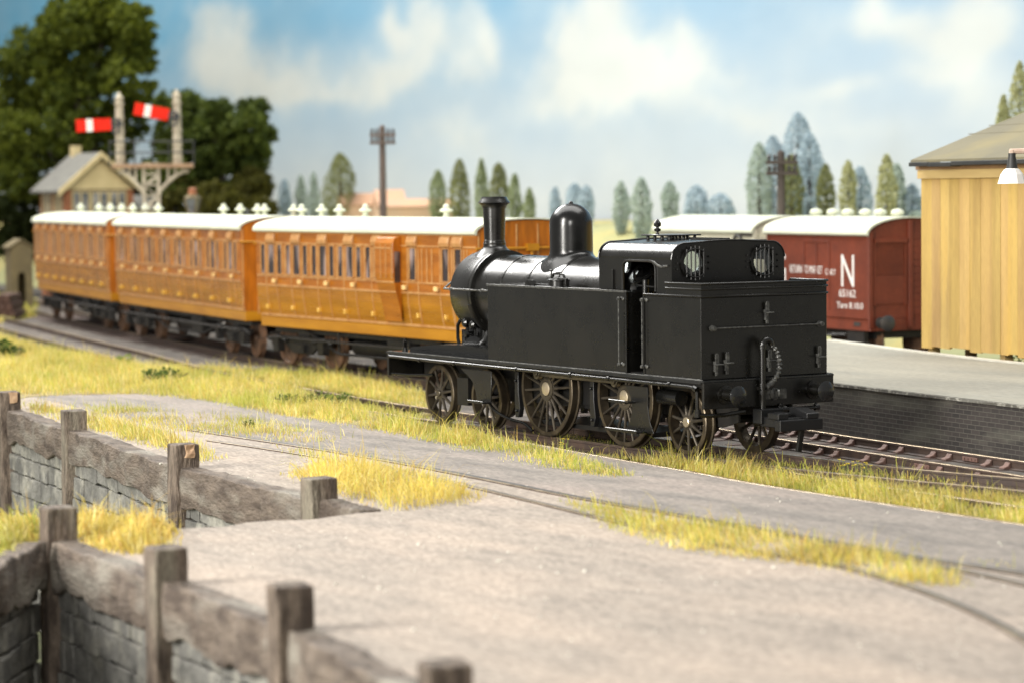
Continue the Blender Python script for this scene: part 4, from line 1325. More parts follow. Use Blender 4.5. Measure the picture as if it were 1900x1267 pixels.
# ------------------------------------------------------------------ teak carriages
def carriage(label, A, Bp, doors, seed, guard=False):
    """A, Bp: centre-line points of the far and near ends (z = rail top)"""
    A, Bp = np.array(A, float), np.array(Bp, float)
    L = float(np.linalg.norm(Bp - A))
    c = (A + Bp) / 2
    d = (Bp - A) / L
    root = thing('carriage', label, 'railway carriage', (c[0], c[1], 0), math.atan2(d[1], d[0]), 'teak carriages of the passenger train')
    h = L / 2
    prof = [(-1.20, 1.27), (-1.25, 1.45), (-1.30, 1.8), (-1.32, 2.1), (-1.32, 3.47)]
    arcp = [(-1.32 * math.cos(rad(a)), 3.47 + .28 * math.sin(rad(a)) ** .9) for a in range(10, 90, 10)] + [(0, 3.75)]
    half = prof + arcp
    full = half + [(-y, z) for y, z in half[-2::-1]]
    n = len(full)
    m_ = M()
    v = [(-h, y, z) for y, z in full] + [(h, y, z) for y, z in full]
    m_.add(v, [tuple(range(n)), tuple(range(2 * n - 1, n - 1, -1))], 2)
    for i in range(n):
        j = (i + 1) % n
        lowz = min(full[i][1], full[j][1])
        m_.add([v[i], v[n + i], v[n + j], v[j]], [(0, 1, 2, 3)], 1 if lowz < 2.05 else 0)
    body = m_.build('body', ['teak', 'teak_low', 'teak_end'], root)
    # roof
    ro = [(-1.40, 3.45), (-1.40, 3.49)] + [(-1.40 * math.cos(rad(a)), 3.49 + .31 * math.sin(rad(a)) ** .9) for a in range(8, 90, 8)] + [(0, 3.80)]
    ro = ro + [(-y, z) for y, z in ro[-2::-1]]
    ri = [(y * .955, z - .03) for y, z in ro[::-1]]
    rf = M().prism(ro + ri, 'x', -h - .05, h + .05, smooth=True).build('roof', 'roof', root, sharp=50)
    r = np.random.default_rng(seed)
    # beading
    b_ = M()
    Y = -1.325
    for z, w in ((1.31, .03), (2.07, .024), (2.31, .02), (3.155, .018), (3.43, .02)):
        yy = np.interp(z, [1.27, 1.45, 1.8, 2.1, 3.42], [-1.20, -1.25, -1.30, -1.32, -1.32])
        b_.box(-h + .04, h - .01, yy - .016, yy + .01, z - w, z + w)

    def vert(x, z0, z1, w=.02):
        b_.box(x - w, x + w, Y - .014, Y + .01, z0, z1)

    def lowvert(x, w=.018):
        zz = [1.32, 1.45, 1.8, 2.07]
        for z0, z1 in zip(zz[:-1], zz[1:]):
            y0 = np.interp(z0, [1.27, 1.45, 1.8, 2.1], [-1.20, -1.25, -1.30, -1.32])
            y1 = np.interp(z1, [1.27, 1.45, 1.8, 2.1], [-1.20, -1.25, -1.30, -1.32])
            q = [(x + i * w, y + k, z) for i in (-1, 1) for (y, z) in ((y0, z0), (y1, z1)) for k in (-.016, .01)]
            b_.add(q, [(0, 1, 3, 2), (4, 6, 7, 5), (0, 4, 5, 1), (2, 3, 7, 6), (0, 2, 6, 4), (1, 5, 7, 3)])

    def window(x, w, z0=2.37, z1=3.10):
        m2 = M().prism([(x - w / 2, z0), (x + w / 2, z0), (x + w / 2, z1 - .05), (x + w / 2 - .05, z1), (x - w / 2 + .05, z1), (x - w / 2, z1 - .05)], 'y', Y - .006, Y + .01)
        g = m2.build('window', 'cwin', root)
        m3 = M()
        for q in (x - w / 2 - .012, x + w / 2 + .012):
            m3.box(q - .022, q + .022, Y - .026, Y + .004, z0 - .02, z1 + .02)
        m3.box(x - w / 2, x + w / 2, Y - .026, Y + .004, z1, z1 + .03).box(x - w / 2, x + w / 2, Y - .026, Y + .004, z0 - .03, z0)
        m3.build('window_frame', 'bead', g)

    def bonnet(x, w=.46):
        m2 = M().prism([(Y + .01, 3.13), (Y - .07, 3.15), (Y - .085, 3.24), (Y - .05, 3.36), (Y + .01, 3.41)], 'x', x - w / 2, x + w / 2)
        m2.build('door_hood', 'bead', root, bevel=.012, seg=1)

    def handle(x):
        m2 = M().lathe((x, Y + .01, 2.19), (x, Y - .09, 2.19), [(0, .05), (.4, .048), (.5, .035), (.8, .06), (1, .045), (1.02, 0)], 10)
        m2.box(x - .04, x + .13, Y - .10, Y - .06, 2.14, 2.24).build('door_handle', 'handle', root)

    def stop(x, z=1.52):
        M().box(x - .035, x + .035, -1.35, -1.24, z - .055, z + .055).build('door_stop', 'gold', root, bevel=.01, seg=1)

    edges = set()
    for i, x in enumerate(doors):
        window(x, .36)
        bonnet(x)
        handle(x + .22)
        stop(x - .30)
        for e in (x - .30, x + .30):
            vert(e, 2.08, 3.10)
            lowvert(e)
        pit = doors[1] - doors[0]
        for q in (x - .47, x + .47):
            if abs(q) < h - .2:
                window(q, .24)
        if i < len(doors) - 1 and not (guard and i == len(doors) - 1):
            vert((x + doors[i + 1]) / 2, 2.32, 3.10, .016)
            vert((x + doors[i + 1]) / 2 + .06, 2.32, 3.10, .01)
    if guard:
        xd = guard['ducket']
        dp = [(-1.30, 1.36), (-1.37, 1.75), (-1.50, 2.2), (-1.56, 2.5), (-1.56, 3.22), (-1.50, 3.34), (-1.30, 3.40)]
        m2 = M().prism(dp, 'x', xd - .50, xd + .36)
        for f_i in range(len(m2.f)):
            pass
        dk = m2.build('ducket', ['teak'], root, bevel=.015, seg=1)
        M().prism([(-1.325, 1.42), (-1.38, 1.75), (-1.50, 2.2), (-1.545, 2.5), (-1.545, 3.2), (-1.49, 3.32), (-1.325, 3.37)], 'x', xd + .362, xd + .372).build('ducket_end', 'teak_end', dk)
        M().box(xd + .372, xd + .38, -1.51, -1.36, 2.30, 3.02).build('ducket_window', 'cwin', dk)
        m2 = M()
        for z in (2.08, 2.31, 3.1):
            yy = np.interp(z, [p[1] for p in dp], [p[0] for p in dp])
            m2.box(xd - .50, xd + .36, yy - .014, yy + .01, z - .018, z + .018)
        for q in (-.48, -.2, .06, .34):
            m2.box(xd + q - .014, xd + q + .014, -1.574, -1.55, 2.4, 3.2)
        m2.build('ducket_beading', 'bead', dk)
        for x in guard['doors']:
            window(x, .30)
            bonnet(x, .44)
            for e in (x - .26, x + .26):
                vert(e, 2.08, 3.10)
                lowvert(e)
        for x in guard['stops']:
            stop(x, 1.55)
        for x in guard['panels']:
            vert(x, 2.32, 3.10, .018)
        for x in guard['handles']:
            handle(x)
    b_.build('beading', 'bead', root)
    # end beading and end pipe
    for sx in (-1, 1):
        e_ = M()
        for y in (-1.27, -.78, -.28, .28, .78, 1.27):
            zt = 3.40 + .27 * math.sqrt(max(0, 1 - (y / 1.34) ** 2))
            e_.box(sx * h - .012, sx * h + .014, y - .022, y + .022, 1.3, zt)
        e_.build('end_beading', 'bead', root)
        m2 = M().tube([(sx * (h + .05), -1.36, 3.12), (sx * (h + .05), 1.30, 3.12)], .035, 8)
        m2.tube([(sx * (h + .05), 0.1, 3.12), (sx * (h + .05), 0.1, 1.3)], .04, 8).box(sx * h - .02, sx * h + .12, -.05, .25, 3.06, 3.22)
        m2.build('end_pipe', 'solebar', root)
    m2 = M().box(-h, h, -1.215, 1.215, 1.00, 1.275)
    m2.build('solebar', 'solebar', root, bevel=.02, seg=1)
    m2 = M().box(-h + .3, h - .3, -.95, .95, .86, 1.0)
    for s in (-1, 1):
        m2.tube([(-h * .62, s * 1.0, .95), (-h * .3, s * 1.0, .45), (h * .3, s * 1.0, .45), (h * .62, s * 1.0, .95)], .035, 6)
        m2.tube([(-h * .3, s * 1.0, .45), (-h * .3, s * 1.0, .98)], .03, 6).tube([(h * .3, s * 1.0, .45), (h * .3, s * 1.0, .98)], .03, 6)
    m2.cyl((-1.4, -.6, .62), (.5, -.6, .62), .20, n=14).box(.8, 1.9, -1.0, -.5, .45, .88).cyl((1.2, .5, .6), (2.4, .5, .6), .2, n=14)
    m2.box(-h - .12, -h, -.15, .15, .85, 1.05).box(h, h + .12, -.15, .15, .85, 1.05)
    m2.build('underframe', 'under', root)
    m2 = M()
    for s in (-1, 1):
        m2.box(-h + .5, h - .5, min(s * 1.18, s * 1.34), max(s * 1.18, s * 1.34), .74, .77)
    m2.build('step_board', 'under', root)
    for bx_ in (-h + 1.9, h - 1.9):
        m2 = M()
        for s in (-1, 1):
            y0, y1 = sorted((s * .92, s * 1.0))
            m2.prism([(bx_ - 1.75, .78), (bx_ + 1.75, .78), (bx_ + 1.6, .62), (bx_ + .9, .58), (bx_ + .5, .36), (bx_ - .5, .36), (bx_ - .9, .58), (bx_ - 1.6, .62)], 'y', y0, y1)
            for ax in (-1.25, 1.25):
                y0, y1 = sorted((s * .95, s * 1.13))
                m2.box(bx_ + ax - .15, bx_ + ax + .15, y0, y1, .38, .70)
                m2.tube([(bx_ + ax - .5, s * 1.05, .66), (bx_ + ax, s * 1.05, .76), (bx_ + ax + .5, s * 1.05, .66)], .05, 6)
            y0, y1 = sorted((s * .98, s * 1.12))
            m2.box(bx_ - .3, bx_ + .3, y0, y1, .4, .6)
        m2.box(bx_ - .3, bx_ + .3, -.95, .95, .55, .86).box(bx_ - 1.7, bx_ + 1.7, -.5, .5, .5, .7)
        bg_ = m2.build('bogie', 'under', root)
        for ax in (-1.25, 1.25):
            for s in (-1, 1):
                R = .53
                m3 = M().lathe((bx_ + ax, s * .765, R), (bx_ + ax, s * .60, R), [(0, .0), (0, .10), (.25, .12), (.35, R - .10), (0.02, R - .08), (0, R - .02), (.06, R), (.72, R), (.78, R + .034), (1, R + .034), (1, .05)], 32)
                for f_i, fc in enumerate(m3.f):
                    m3.mi[f_i] = 0
                m3.build('wheel', 'cwheel', bg_)
    return root, rf, d, c


def ventilators(rf, root, d, c, xs):
    for x in xs:
        m_ = M().lathe((x, 0, 3.78), (x, 0, 4.12), [(0, .10), (.1, .09), (.15, .07), (.4, .07), (.42, .14), (.5, .16), (.62, .135), (.68, .075), (.8, .08), (.95, .05), (1, 0)], 14)
        m_.build('ventilator', 'roof', rf)


def loc_x(px, py, A, Bp, zr):
    """distance along the carriage of a sighted roof ventilator"""
    A, Bp = np.array(A, float), np.array(Bp, float)
    d = (Bp - A) / np.linalg.norm(Bp - A)
    nrm = np.array((-d[1], d[0]))
    rr = ray(px, py)
    t = ((A - CAMP[:2]) @ nrm) / (rr[:2] @ nrm)
    q = CAMP[:2] + rr[:2] * t
    return float((q - (A + Bp) / 2) @ d)


A1, B1 = (-27.35, 5.45), (-16.15, 5.40)
mid1 = (np.array(A1) + np.array(B1)) / 2
cx = mid1[0]
r1, f1, d1, c1 = carriage('nearest teak carriage, with a guard lookout bulge and its plain end beside the black chimney', A1, B1, [q - cx + .1 for q in (-26.55, -25.12, -23.68, -22.28, -20.86)], 3,
                          guard=dict(ducket=-19.98 - cx, doors=[-19.05 - cx, -17.52 - cx, -16.95 - cx], stops=[-18.85 - cx, -17.55 - cx],
                                     panels=[-18.62 - cx, -18.38 - cx, -18.15 - cx, -16.55 - cx], handles=[-19.4 - cx, -17.9 - cx]))
A2, B2 = (-43.45, 8.46), (-29.5, 6.12)
r2, f2, d2, c2 = carriage('middle teak carriage of the three, with eight compartment doors', A2, B2, [(-7.0 + 14.0 / 8 * (k + .5)) for k in range(8)], 4)
A3, B3 = (-57.7, 11.36), (-44.7, 8.72)
r3, f3, d3, c3 = carriage('farthest teak carriage, leftmost on the curve below the signal box', A3, B3, [(-6.6 + 13.2 / 8 * (k + .5)) for k in range(8)], 5)
ventilators(f1, r1, d1, c1, [loc_x(px, 396, A1, B1, 4.2) for px in (545, 560, 597, 630, 678, 828)])
ventilators(f2, r2, d2, c2, [loc_x(px, 392, A2, B2, 4.2) for px in (247, 270, 294, 415, 446, 478, 491)])
ventilators(f3, r3, d3, c3, [loc_x(px, 392, A3, B3, 4.2) for px in (150, 184, 205, 226)])


# ------------------------------------------------------------------ goods vans
def text(body, w, h_, name, parent, x, y, z, mt='letter'):
    cu_ = bpy.data.curves.new(name, 'FONT')
    cu_.body = body
    cu_.extrude = 0.0
    to = bpy.data.objects.new(name, cu_)
    COL.objects.link(to)
    dg = bpy.context.evaluated_depsgraph_get()
    me_ = bpy.data.meshes.new_from_object(to.evaluated_get(dg))
    bpy.data.objects.remove(to)
    co = np.array([q.co[:] for q in me_.vertices])
    mn, mx_ = co.min(0), co.max(0)
    for q in me_.vertices:
        a = (q.co.x - mn[0]) / (mx_[0] - mn[0]) - .5
        b = (q.co.y - mn[1]) / (mx_[1] - mn[1]) - .5
        q.co = (x + a * w, y, z + b * h_)
    bm = bmesh.new()
    bm.from_mesh(me_)
    g = bmesh.ops.extrude_face_region(bm, geom=bm.faces[:])
    bmesh.ops.translate(bm, verts=[q for q in g['geom'] if isinstance(q, bmesh.types.BMVert)], vec=(0, -.006, 0))
    bmesh.ops.recalc_face_normals(bm, faces=bm.faces)
    bm.to_mesh(me_)
    bm.free()
    me_.materials.clear()
    me_.materials.append(MT[mt])
    o = bpy.data.objects.new(name, me_)
    COL.objects.link(o)
    o.parent = parent
    return o


def van(label, R, d, L, body_m, red, vents):
    """R: near-side corner at the right end"""
    d = np.array(d) / np.linalg.norm(d)
    nrm = np.array((-d[1], d[0]))
    c = np.array(R) - d * L / 2 + nrm * 1.2
    root = thing('goods_van', label, 'goods van', (c[0], c[1], 0), math.atan2(d[1], d[0]))
    h = L / 2
    pr = [(-1.2, 1.12), (-1.2, 3.25)] + [(-1.2 * math.cos(rad(a)), 3.25 + .38 * math.sin(rad(a))) for a in range(12, 90, 12)] + [(0, 3.63)]
    pr = pr + [(-y, z) for y, z in pr[-2::-1]]
    b = M().prism(pr, 'x', -h, h).build('body', body_m, root, bevel=.01, seg=1)
    ro = [(-1.30, 3.22)] + [(-1.30 * math.cos(rad(a)), 3.26 + .40 * math.sin(rad(a))) for a in range(0, 90, 9)] + [(0, 3.66)]
    ro = ro + [(-y, z) for y, z in ro[-2::-1]]
    rf = M().prism(ro + [(y * .96, z - .035) for y, z in ro[::-1]], 'x', -h - .08, h + .08, smooth=True).build('roof', 'roof', root, sharp=50)
    for x in vents:
        M().lathe((x, 0, 3.64), (x, 0, 3.86), [(0, .10), (.2, .09), (.25, .16), (.6, .17), (.85, .12), (1, 0)], 14).build('ventilator', 'roof', rf)
    m_ = M().box(-h, h, -1.16, 1.16, .82, 1.12)
    m_.build('solebar', body_m if red else 'vanblack', root, bevel=.01, seg=1)
    # framing on the near side and the end
    m_ = M()
    for x in (-h + .04, h - .04):
        m_.box(x - .04, x + .04, -1.225, -1.19, 1.12, 3.24)
    for x in (-.62, 0, .62):
        m_.box(x - .03, x + .03, -1.222, -1.19, 1.3, 3.05)
    m_.box(-.62, .62, -1.222, -1.19, 3.0, 3.06)
    m_.build('framing', body_m, root, bevel=.006, seg=1)
    for sx in (-1, 1):
        m_ = M()
        for y in (-1.16, -.02 + .02, 1.16):
            m_.box(sx * h - .01, sx * h + .06, y - .06, y + .06, .9, 3.3 if abs(y) > 1 else 3.56)
        k = 0
        for z in np.arange(1.22, 3.2, .17):
            m_.box(sx * h - .01, sx * h + .016, .08, 1.08, z, z + .155)
        m_.build('end_framing', body_m, root, bevel=.006, seg=1)
        m_ = M().box(sx * h - .01, sx * h + .03, -1.02, -.16, 1.5, 2.2)
        for z in np.arange(2.24, 3.0, .055):
            m_.box(sx * h - .01, sx * h + .025, -1.0, -.18, z, z + .04)
        m_.box(sx * h - .01, sx * h + .09, -1.06, -.12, 3.02, 3.12)
        for y in (-1.04, -.14):
            m_.box(sx * h - .01, sx * h + .045, y - .03, y + .03, 1.45, 3.02)
        m_.build('end_louvre', body_m, root)
        for y in (-.87, .87):
            m_ = M().lathe((sx * h, y, 1.03), (sx * (h + .42), y, 1.03), [(0, .14), (.1, .14), (.12, .09), (.7, .08), (.72, .19), (.9, .20), (1, .12), (1.01, 0)], 18)
            m_.build('buffer', 'vanblack', root)
        m_ = M().box(sx * h, sx * h + .06, .9, 1.0, .95, 2.45) if False else M().tube([(sx * (h + .1), .75, 2.4), (sx * (h + .22), .78, 2.3), (sx * (h + .2), .8, 1.5), (sx * (h + .1), .82, 1.0)], .065, 8)
        m_.build('brake_pipe', 'vanblack', root)
    m_ = M().box(-h + .3, h - .3, -.8, .8, .62, .83)
    m_.tube([(-1.6, -1.1, .75), (-.2, -1.1, .62), (1.3, -1.1, .70)], .04, 6).box(-h + .35, -h + 1.15, -1.12, -1.0, .4, .84).box(h - 1.15, h - .35, -1.12, -1.0, .4, .84)
    m_.build('underframe', 'under', root)
    for x in (-h + .75, h - .75):
        for s in (-1, 1):
            M().lathe((x, s * .765, .5), (x, s * .6, .5), [(0, 0), (0, .10), (.3, .12), (.35, .40), (0.02, .42), (0, .49), (.7, .5), (.8, .53), (1, .53), (1, .05)], 28).build('wheel', 'cwheel', root)
    return root, h


VD = np.array((.993, -.12))
RN = np.array((-17.05, 15.91))
vr, vh = van('oxide red goods van lettered with a white N, just left of the yellow shed', RN, VD, 5.0, 'bauxite', True, (-2.0, -1.15, -.4, .45, 1.15, 1.95))
yv = -1.2
text('N', .60, .80, 'lettering', vr, vh - .98, yv, 2.31)
text('G', .62, .80, 'lettering', vr, -vh + .64, yv, 2.31)
text('65162', .78, .19, 'lettering', vr, vh - 1.0, yv, 1.74)
text('Tare 8.10.0', 1.24, .15, 'lettering', vr, vh - .88, yv, 1.44)
text('RETURN TO MARKET', 1.62, .20, 'lettering', vr, -vh + 1.98, yv, 2.30)
text('ONLY', .50, .15, 'lettering', vr, -vh + 3.20, yv, 2.26)
M().box(vh - .75, vh - .45, -1.17, -1.165, .93, 1.03).build('number_plate', 'vanblack', vr)
M().box(-.4 + .2, .2, -1.25, -1.16, .86, 1.10).build('label_clip', 'letter', vr, bevel=.01)
vw, wh = van('off white goods van with pale roof, half hidden behind the engine cab', RN - VD * 5.75, VD, 5.6, 'vanwhite', False, ())
for k in range(4):
    M().box(-2.2 + k * .42, -2.05 + k * .42, -1.235, -1.2, 2.95, 3.08).build('side_vent', 'vanblack', vw)
M().tube([(2.0 + .22 * math.cos(rad(a)), -1.23, 2.92 + .22 * math.sin(rad(a))) for a in range(0, 181, 20)], .05, 6).build('brake_handle', 'vanblack', vw)
M().box(2.2, 2.8, -1.26, -1.2, 3.12, 3.2).build('door_rail', 'vanblack', vw)

# ------------------------------------------------------------------ yellow shed behind the platform
SH = (-9.82, 11.52)
shed = thing('wooden_shed', 'cream yellow boarded shed on short stilts behind the platform', 'shed', (SH[0], SH[1], 0), math.atan2(-.2, .98))
SL, SD = 10.0, 6.0
m = M()
r = np.random.default_rng(5)
def boards(x0, x1, fn):
    x = x0
    while x < x1:
        w = r.uniform(.30, .50)
        b = min(x + w, x1)
        k = r.uniform(.90, 1.06)
        col = (0.50 * k, 0.338 * k * r.uniform(.96, 1.04), 0.102 * k * r.uniform(.88, 1.15))
        fn(x + .003, b - .003, r.uniform(-.05, .03), r.uniform(-.006, .006), col)
        x += w
boards(0, SL, lambda a, b, dz, dy, col: m.box(a, b, dy, .06, .97 + dz, 4.60, col=col))
boards(0, SD, lambda a, b, dz, dy, col: m.prism([(a, .97 + dz), (b, .97 + dz), (b, 4.6 + min(b, SD - b) * .36), (a, 4.6 + min(a, SD - a) * .36)], 'x', dy, .06, col=col))
boards(0, SD, lambda a, b, dz, dy, col: m.prism([(a, .97 + dz), (b, .97 + dz), (b, 4.6 + min(b, SD - b) * .36), (a, 4.6 + min(a, SD - a) * .36)], 'x', SL + dy, SL - .06, col=col))
boards(0, SL, lambda a, b, dz, dy, col: m.box(a, b, SD - .06 + dy, SD, .97 + dz, 4.60, col=col))
m.build('wall', 'plank', shed)
M().box(.06, SL - .06, .06, SD - .06, .98, 1.04).build('floor', 'brownboard', shed)
M().box(-.06, SL + .06, -.07, -.008, 4.57, 4.76).build('fascia', 'fascia', shed, bevel=.008)
M().box(-.08, SL + .08, -.10, -.012, 4.762, 4.835).build('eaves_board', 'brownboard', shed, bevel=.006)
m = M()
for a, b, dz in ((.06, .9, 0), (.9, 1.9, -.015), (1.9, 5.0, .004), (5.0, SL + .1, -.01)):
    m.box(a, b - .01, -.34, -.02, 4.835 + dz, 4.925 + dz)
m.build('gutter', 'gutter', shed, bevel=.01)
m = M()
zr = 4.92 + (SD / 2 + .28) * .365
m.prism([(-.28, 4.92), (SD / 2, zr), (SD + .28, 4.92), (SD + .28, 4.975), (SD / 2, zr + .06), (-.28, 4.975)], 'x', .04, SL + .2)
rf = m.build('roof', 'felt', shed)
m = M()
for k in range(2):
    y = 1.25 + k * .5
    z = 4.975 + (y + .28) * .365
    m.obox((SL / 2, y, z + .004), (1, 0, 0), (0, .939, .343), (0, -.343, .939), SL / 2 + .15, .012, .006)
m.build('felt_seam', 'felt', rf)
for x in (.10, 3.15, 6.2, 9.2):
    for y, mm in ((.10, 'fascia'), (.9, 'fascia'), (4.9, 'fascia')):
        xx = x + (.18 if y > .5 else 0)
        M().box(xx, xx + .2, y, y + .2, -.18, .98).build('stilt', mm, shed, bevel=.01, seg=1)

# platform lamp at the right edge
lx, ly = 1.10, 4.30
lamp = thing('platform_lamp', 'white enamel lamp shade hanging from a gooseneck arm before the shed roof', 'lamp', (1.65, 5.20, PZ))
O = (1.65, 5.20, PZ)
m = M().lathe((lx, ly, 4.70), (lx, ly, 4.44), [(0, .085), (.02, .10), (.12, .135), (.4, .19), (.95, .235), (1, .24), (.97, .225), (.4, .17), (.2, .10)], 10, smooth=False, caps=False)
m.build('lamp_shade', 'enamel', lamp, O)
M().lathe((lx, ly, 4.68), (lx, ly, 4.95), [(0, .10), (.3, .085), (.8, .062), (1, .062)], 16).build('lamp_holder', 'gutter', lamp, O)
M().lathe((lx, ly, 4.62), (lx, ly, 4.50), [(0, .03), (.3, .06), (.7, .06), (1, .02)], 12).build('bulb', 'enamel', lamp, O)
MT['pinkwood'] = mat('pale_arm', (0.62, 0.48, 0.38), 0.6, col2=(0.5, 0.36, 0.28), nscale=5)
m = M().tube([(lx - .02, ly - .03, 4.98), (1.36, 4.73, 4.99), (1.60, 5.12, 4.97)], .045, 8).cyl((lx, ly, 4.93), (lx, ly, 5.0), .05, n=10)
m.tube([(1.32, 4.66, 4.96), (1.45, 4.87, 4.8), (1.62, 5.15, 4.55)], .03, 8)
m.build('lamp_arm', 'pinkwood', lamp, O)
M().cyl((1.65, 5.20, PZ), (1.65, 5.20, 5.1), .07, .06, 14).build('lamp_post', 'pinkwood', lamp, O)


# ------------------------------------------------------------------ telegraph poles
def telegraph(px, ytop, d, arms, label, mt):
    t = at_depth(px, ytop, d)
    g = bank_z(t[0], t[1])
    root = thing('telegraph_pole', label, 'telegraph pole', (t[0], t[1], g), math.atan2(cr0[1], cr0[0]) + .15)
    H = t[2] - g
    M().lathe((0, 0, 0), (0, 0, H), [(0, .15), (1, .105), (1.01, .03)], 12).build('pole', mt, root)
    for dz in arms:
        m_ = M().box(-.44, .44, -.16, -.06, H - dz - .05, H - dz + .05)
        a_ = m_.build('cross_arm', mt, root)
        for x in (-.36, -.2, .2, .36):
            M().lathe((x, -.11, H - dz + .05), (x, -.11, H - dz + .22), [(0, .03), (.3, .05), (.7, .06), (1, .02)], 8).build('insulator', 'vanblack', a_)
    if len(arms) == 1:
        M().box(-.17, .17, -.17, .17, H - 1.75, H - 1.45).build('junction_box', mt, root)
    return root


telegraph(709, 236, 92, (.28, .55), 'grey brown telegraph pole rising behind the nearest carriage', 'pole_brown')
telegraph(1449, 283, 74, (.28, .58), 'black telegraph pole with two cross arms behind the red van', 'pole')

# ------------------------------------------------------------------ bracket signal
SDp = 98.0
sc_ = SDp / FPX
b0 = at_depth(281, 350, SDp)
sig = thing('bracket_signal', 'tall bracket signal with two red arms on pale wooden posts', 'signal', (b0[0], b0[1], 0), math.atan2(cr0[1], cr0[0]) + .10)


def sx(px):
    return (px - 281) * sc_ * 1.005


def sz(px, py):
    return at_depth(px, py, SDp)[2]


zd = sz(285, 312)
m = M()
for s1 in (-1, 1):
    for s2 in (-1, 1):
        m.box(s1 * .26 - .06, s1 * .26 + .06, s2 * .22 - .06, s2 * .22 + .06, -.2, zd)
for k in range(14):
    z = .3 + k * zd / 14
    for s2 in (-1, 1):
        m.obox((0, s2 * .25, z), (.8, 0, .6 * (-1) ** k), (0, 1, 0), (.6, 0, -.8), .33, .03, .05)
        m.box(-.3, .3, s2 * .25 - .03, s2 * .25 + .03, z + .2, z + .26)
m.build('main_post', 'sigpost', sig)
m = M().box(sx(210), sx(359), -.45, .45, zd - .02, zd + .14)
m.build('deck', 'sigdeck', sig, bevel=.02)
for s, xe in ((-1, sx(222)), (1, sx(350))):
    m = M()
    q = [(s * .28, 0, zd - 1.0)]
    for t in np.linspace(0, 1, 8):
        q.append((s * .30 + (xe - s * .30) * t, 0, zd - .85 + .72 * math.sin(t * math.pi / 2)))
    for y in (-.22, .22):
        m.tube([(a, y, c) for a, _, c in q], .07, 8)
    for t in (.3, .55, .8):
        xx = s * .3 + (xe - s * .3) * t
        m.box(xx - .04, xx + .04, -.24, .24, zd - .85 + .72 * math.sin(t * math.pi / 2), zd)
    m.build('deck_bracket', 'sigpost', sig)
for px, ptop, yarm, tilt, lab in ((225, 172, 231, 2.5, 0), (330, 166, 217, -11, 1)):
    x = sx(px)
    zt = sz(px, ptop)
    m = M().lathe((x, 0, zd + .1), (x, 0, zt), [(0, .175), (.9, .135), (.91, .165), (.93, .165), (.94, .10), (1, .03)], 8)
    for k in range(5):
        m.box(x - .18, x + .18, -.18, .18, zd + .3 + k * .5, zd + .34 + k * .5)
    m.build('signal_post', 'sigpost', sig)
    za = sz(px, yarm)
    a = rad(tilt)
    ux, uz = -math.cos(a), -math.sin(a)
    vx_, vz_ = uz, -ux
    m = M()
    for (a0, a1, mi) in ((.30, .95, 0), (.95, 1.18, 1), (1.18, 1.55, 0)):
        q = []
        for yy in (-.30, -.26):
            for (ss, tt) in ((a0, -.22), (a1, -.23), (a1, .23), (a0, .22)):
                q.append((x + ux * ss + vx_ * tt, yy, za + uz * ss + vz_ * tt))
        m.add(q, [(0, 1, 2, 3), (7, 6, 5, 4), (0, 4, 5, 1), (1, 5, 6, 2), (2, 6, 7, 3), (3, 7, 4, 0)], mi)
    arm = m.build('signal_arm', ['red', 'white'], sig)
    m = M().ring((x + ux * .14, -.30, za + .05), (0, 1, 0), .09, .17, .05, 18).ring((x + ux * .14, -.30, za - .22), (0, 1, 0), .08, .15, .05, 18)
    m.box(x - .12, x + .1, -.30, -.2, za - .1, za + .1)
    m.build('spectacle', 'iron', arm)
m = M()
for z in (.95, .55):
    m.tube([(sx(205), -.42, zd + z), (sx(362), -.42, zd + z)], .03, 6)
for px in (207, 252, 285, 315, 360):
    m.tube([(sx(px), -.42, zd + .1), (sx(px), -.42, zd + .98)], .03, 6)
m.build('handrail', 'iron', sig)

# ------------------------------------------------------------------ signal box
BD = 114.0
th = rad(30)
b0 = at_depth(120, 350, BD)
fh = cf[:2] / np.linalg.norm(cf[:2])
gxv = cr0[:2] * math.cos(th) + fh * math.sin(th)
box = thing('signal_box', 'small signal box with grey slate roof and cream gable under the big trees', 'signal box', (b0[0], b0[1], 0), math.atan2(gxv[1], gxv[0]))
BW, BL = 3.1, 3.0
ze, za = at_depth(120, 352, BD)[2], at_depth(170, 287, BD)[2]
m = M().box(0, BW, 0, BL, -.2, ze - 1.15)
for x in (.0, BW - .28):
    m.box(x, x + .28, -.01, .28, ze - 1.15, ze)
for y in (1.3, BL - .26):
    m.box(0, .2, y, y + .26, ze - 1.15, ze)
m.build('wall', 'brick', box)
m = M().prism([(-.02, ze - .02), (BW + .02, ze - .02), (BW / 2, za - .12)], 'y', -.02, .12)
m.build('gable', 'barge', box)
M().box(.08, BW - .08, .08, BL - .08, ze - 1.15, ze).build('inner_room', 'darkwood', box)
for x0, x1 in ((.34, 1.1), (1.2, 1.95), (2.05, 2.75)):
    w_ = M().box(x0, x1, .02, .06, ze - 1.05, ze - .12).build('window', 'boxwin', box)
    m = M()
    for q in (x0, (x0 + x1) / 2, x1):
        m.box(q - .03, q + .03, -.02, .05, ze - 1.08, ze - .08)
    m.box(x0, x1, -.02, .05, ze - .14, ze - .08).box(x0, x1, -.02, .05, ze - 1.1, ze - 1.04)
    m.build('window_frame', 'barge', w_)
for y0, y1 in ((.32, 1.26), (1.6, 2.7)):
    w_ = M().box(.02, .06, y0, y1, ze - 1.05, ze - .12).build('window', 'boxwin', box)
    m = M()
    for q in np.linspace(y0, y1, 4):
        m.box(-.02, .05, q - .03, q + .03, ze - 1.08, ze - .08)
    m.build('window_frame', 'barge', w_)
m = M()
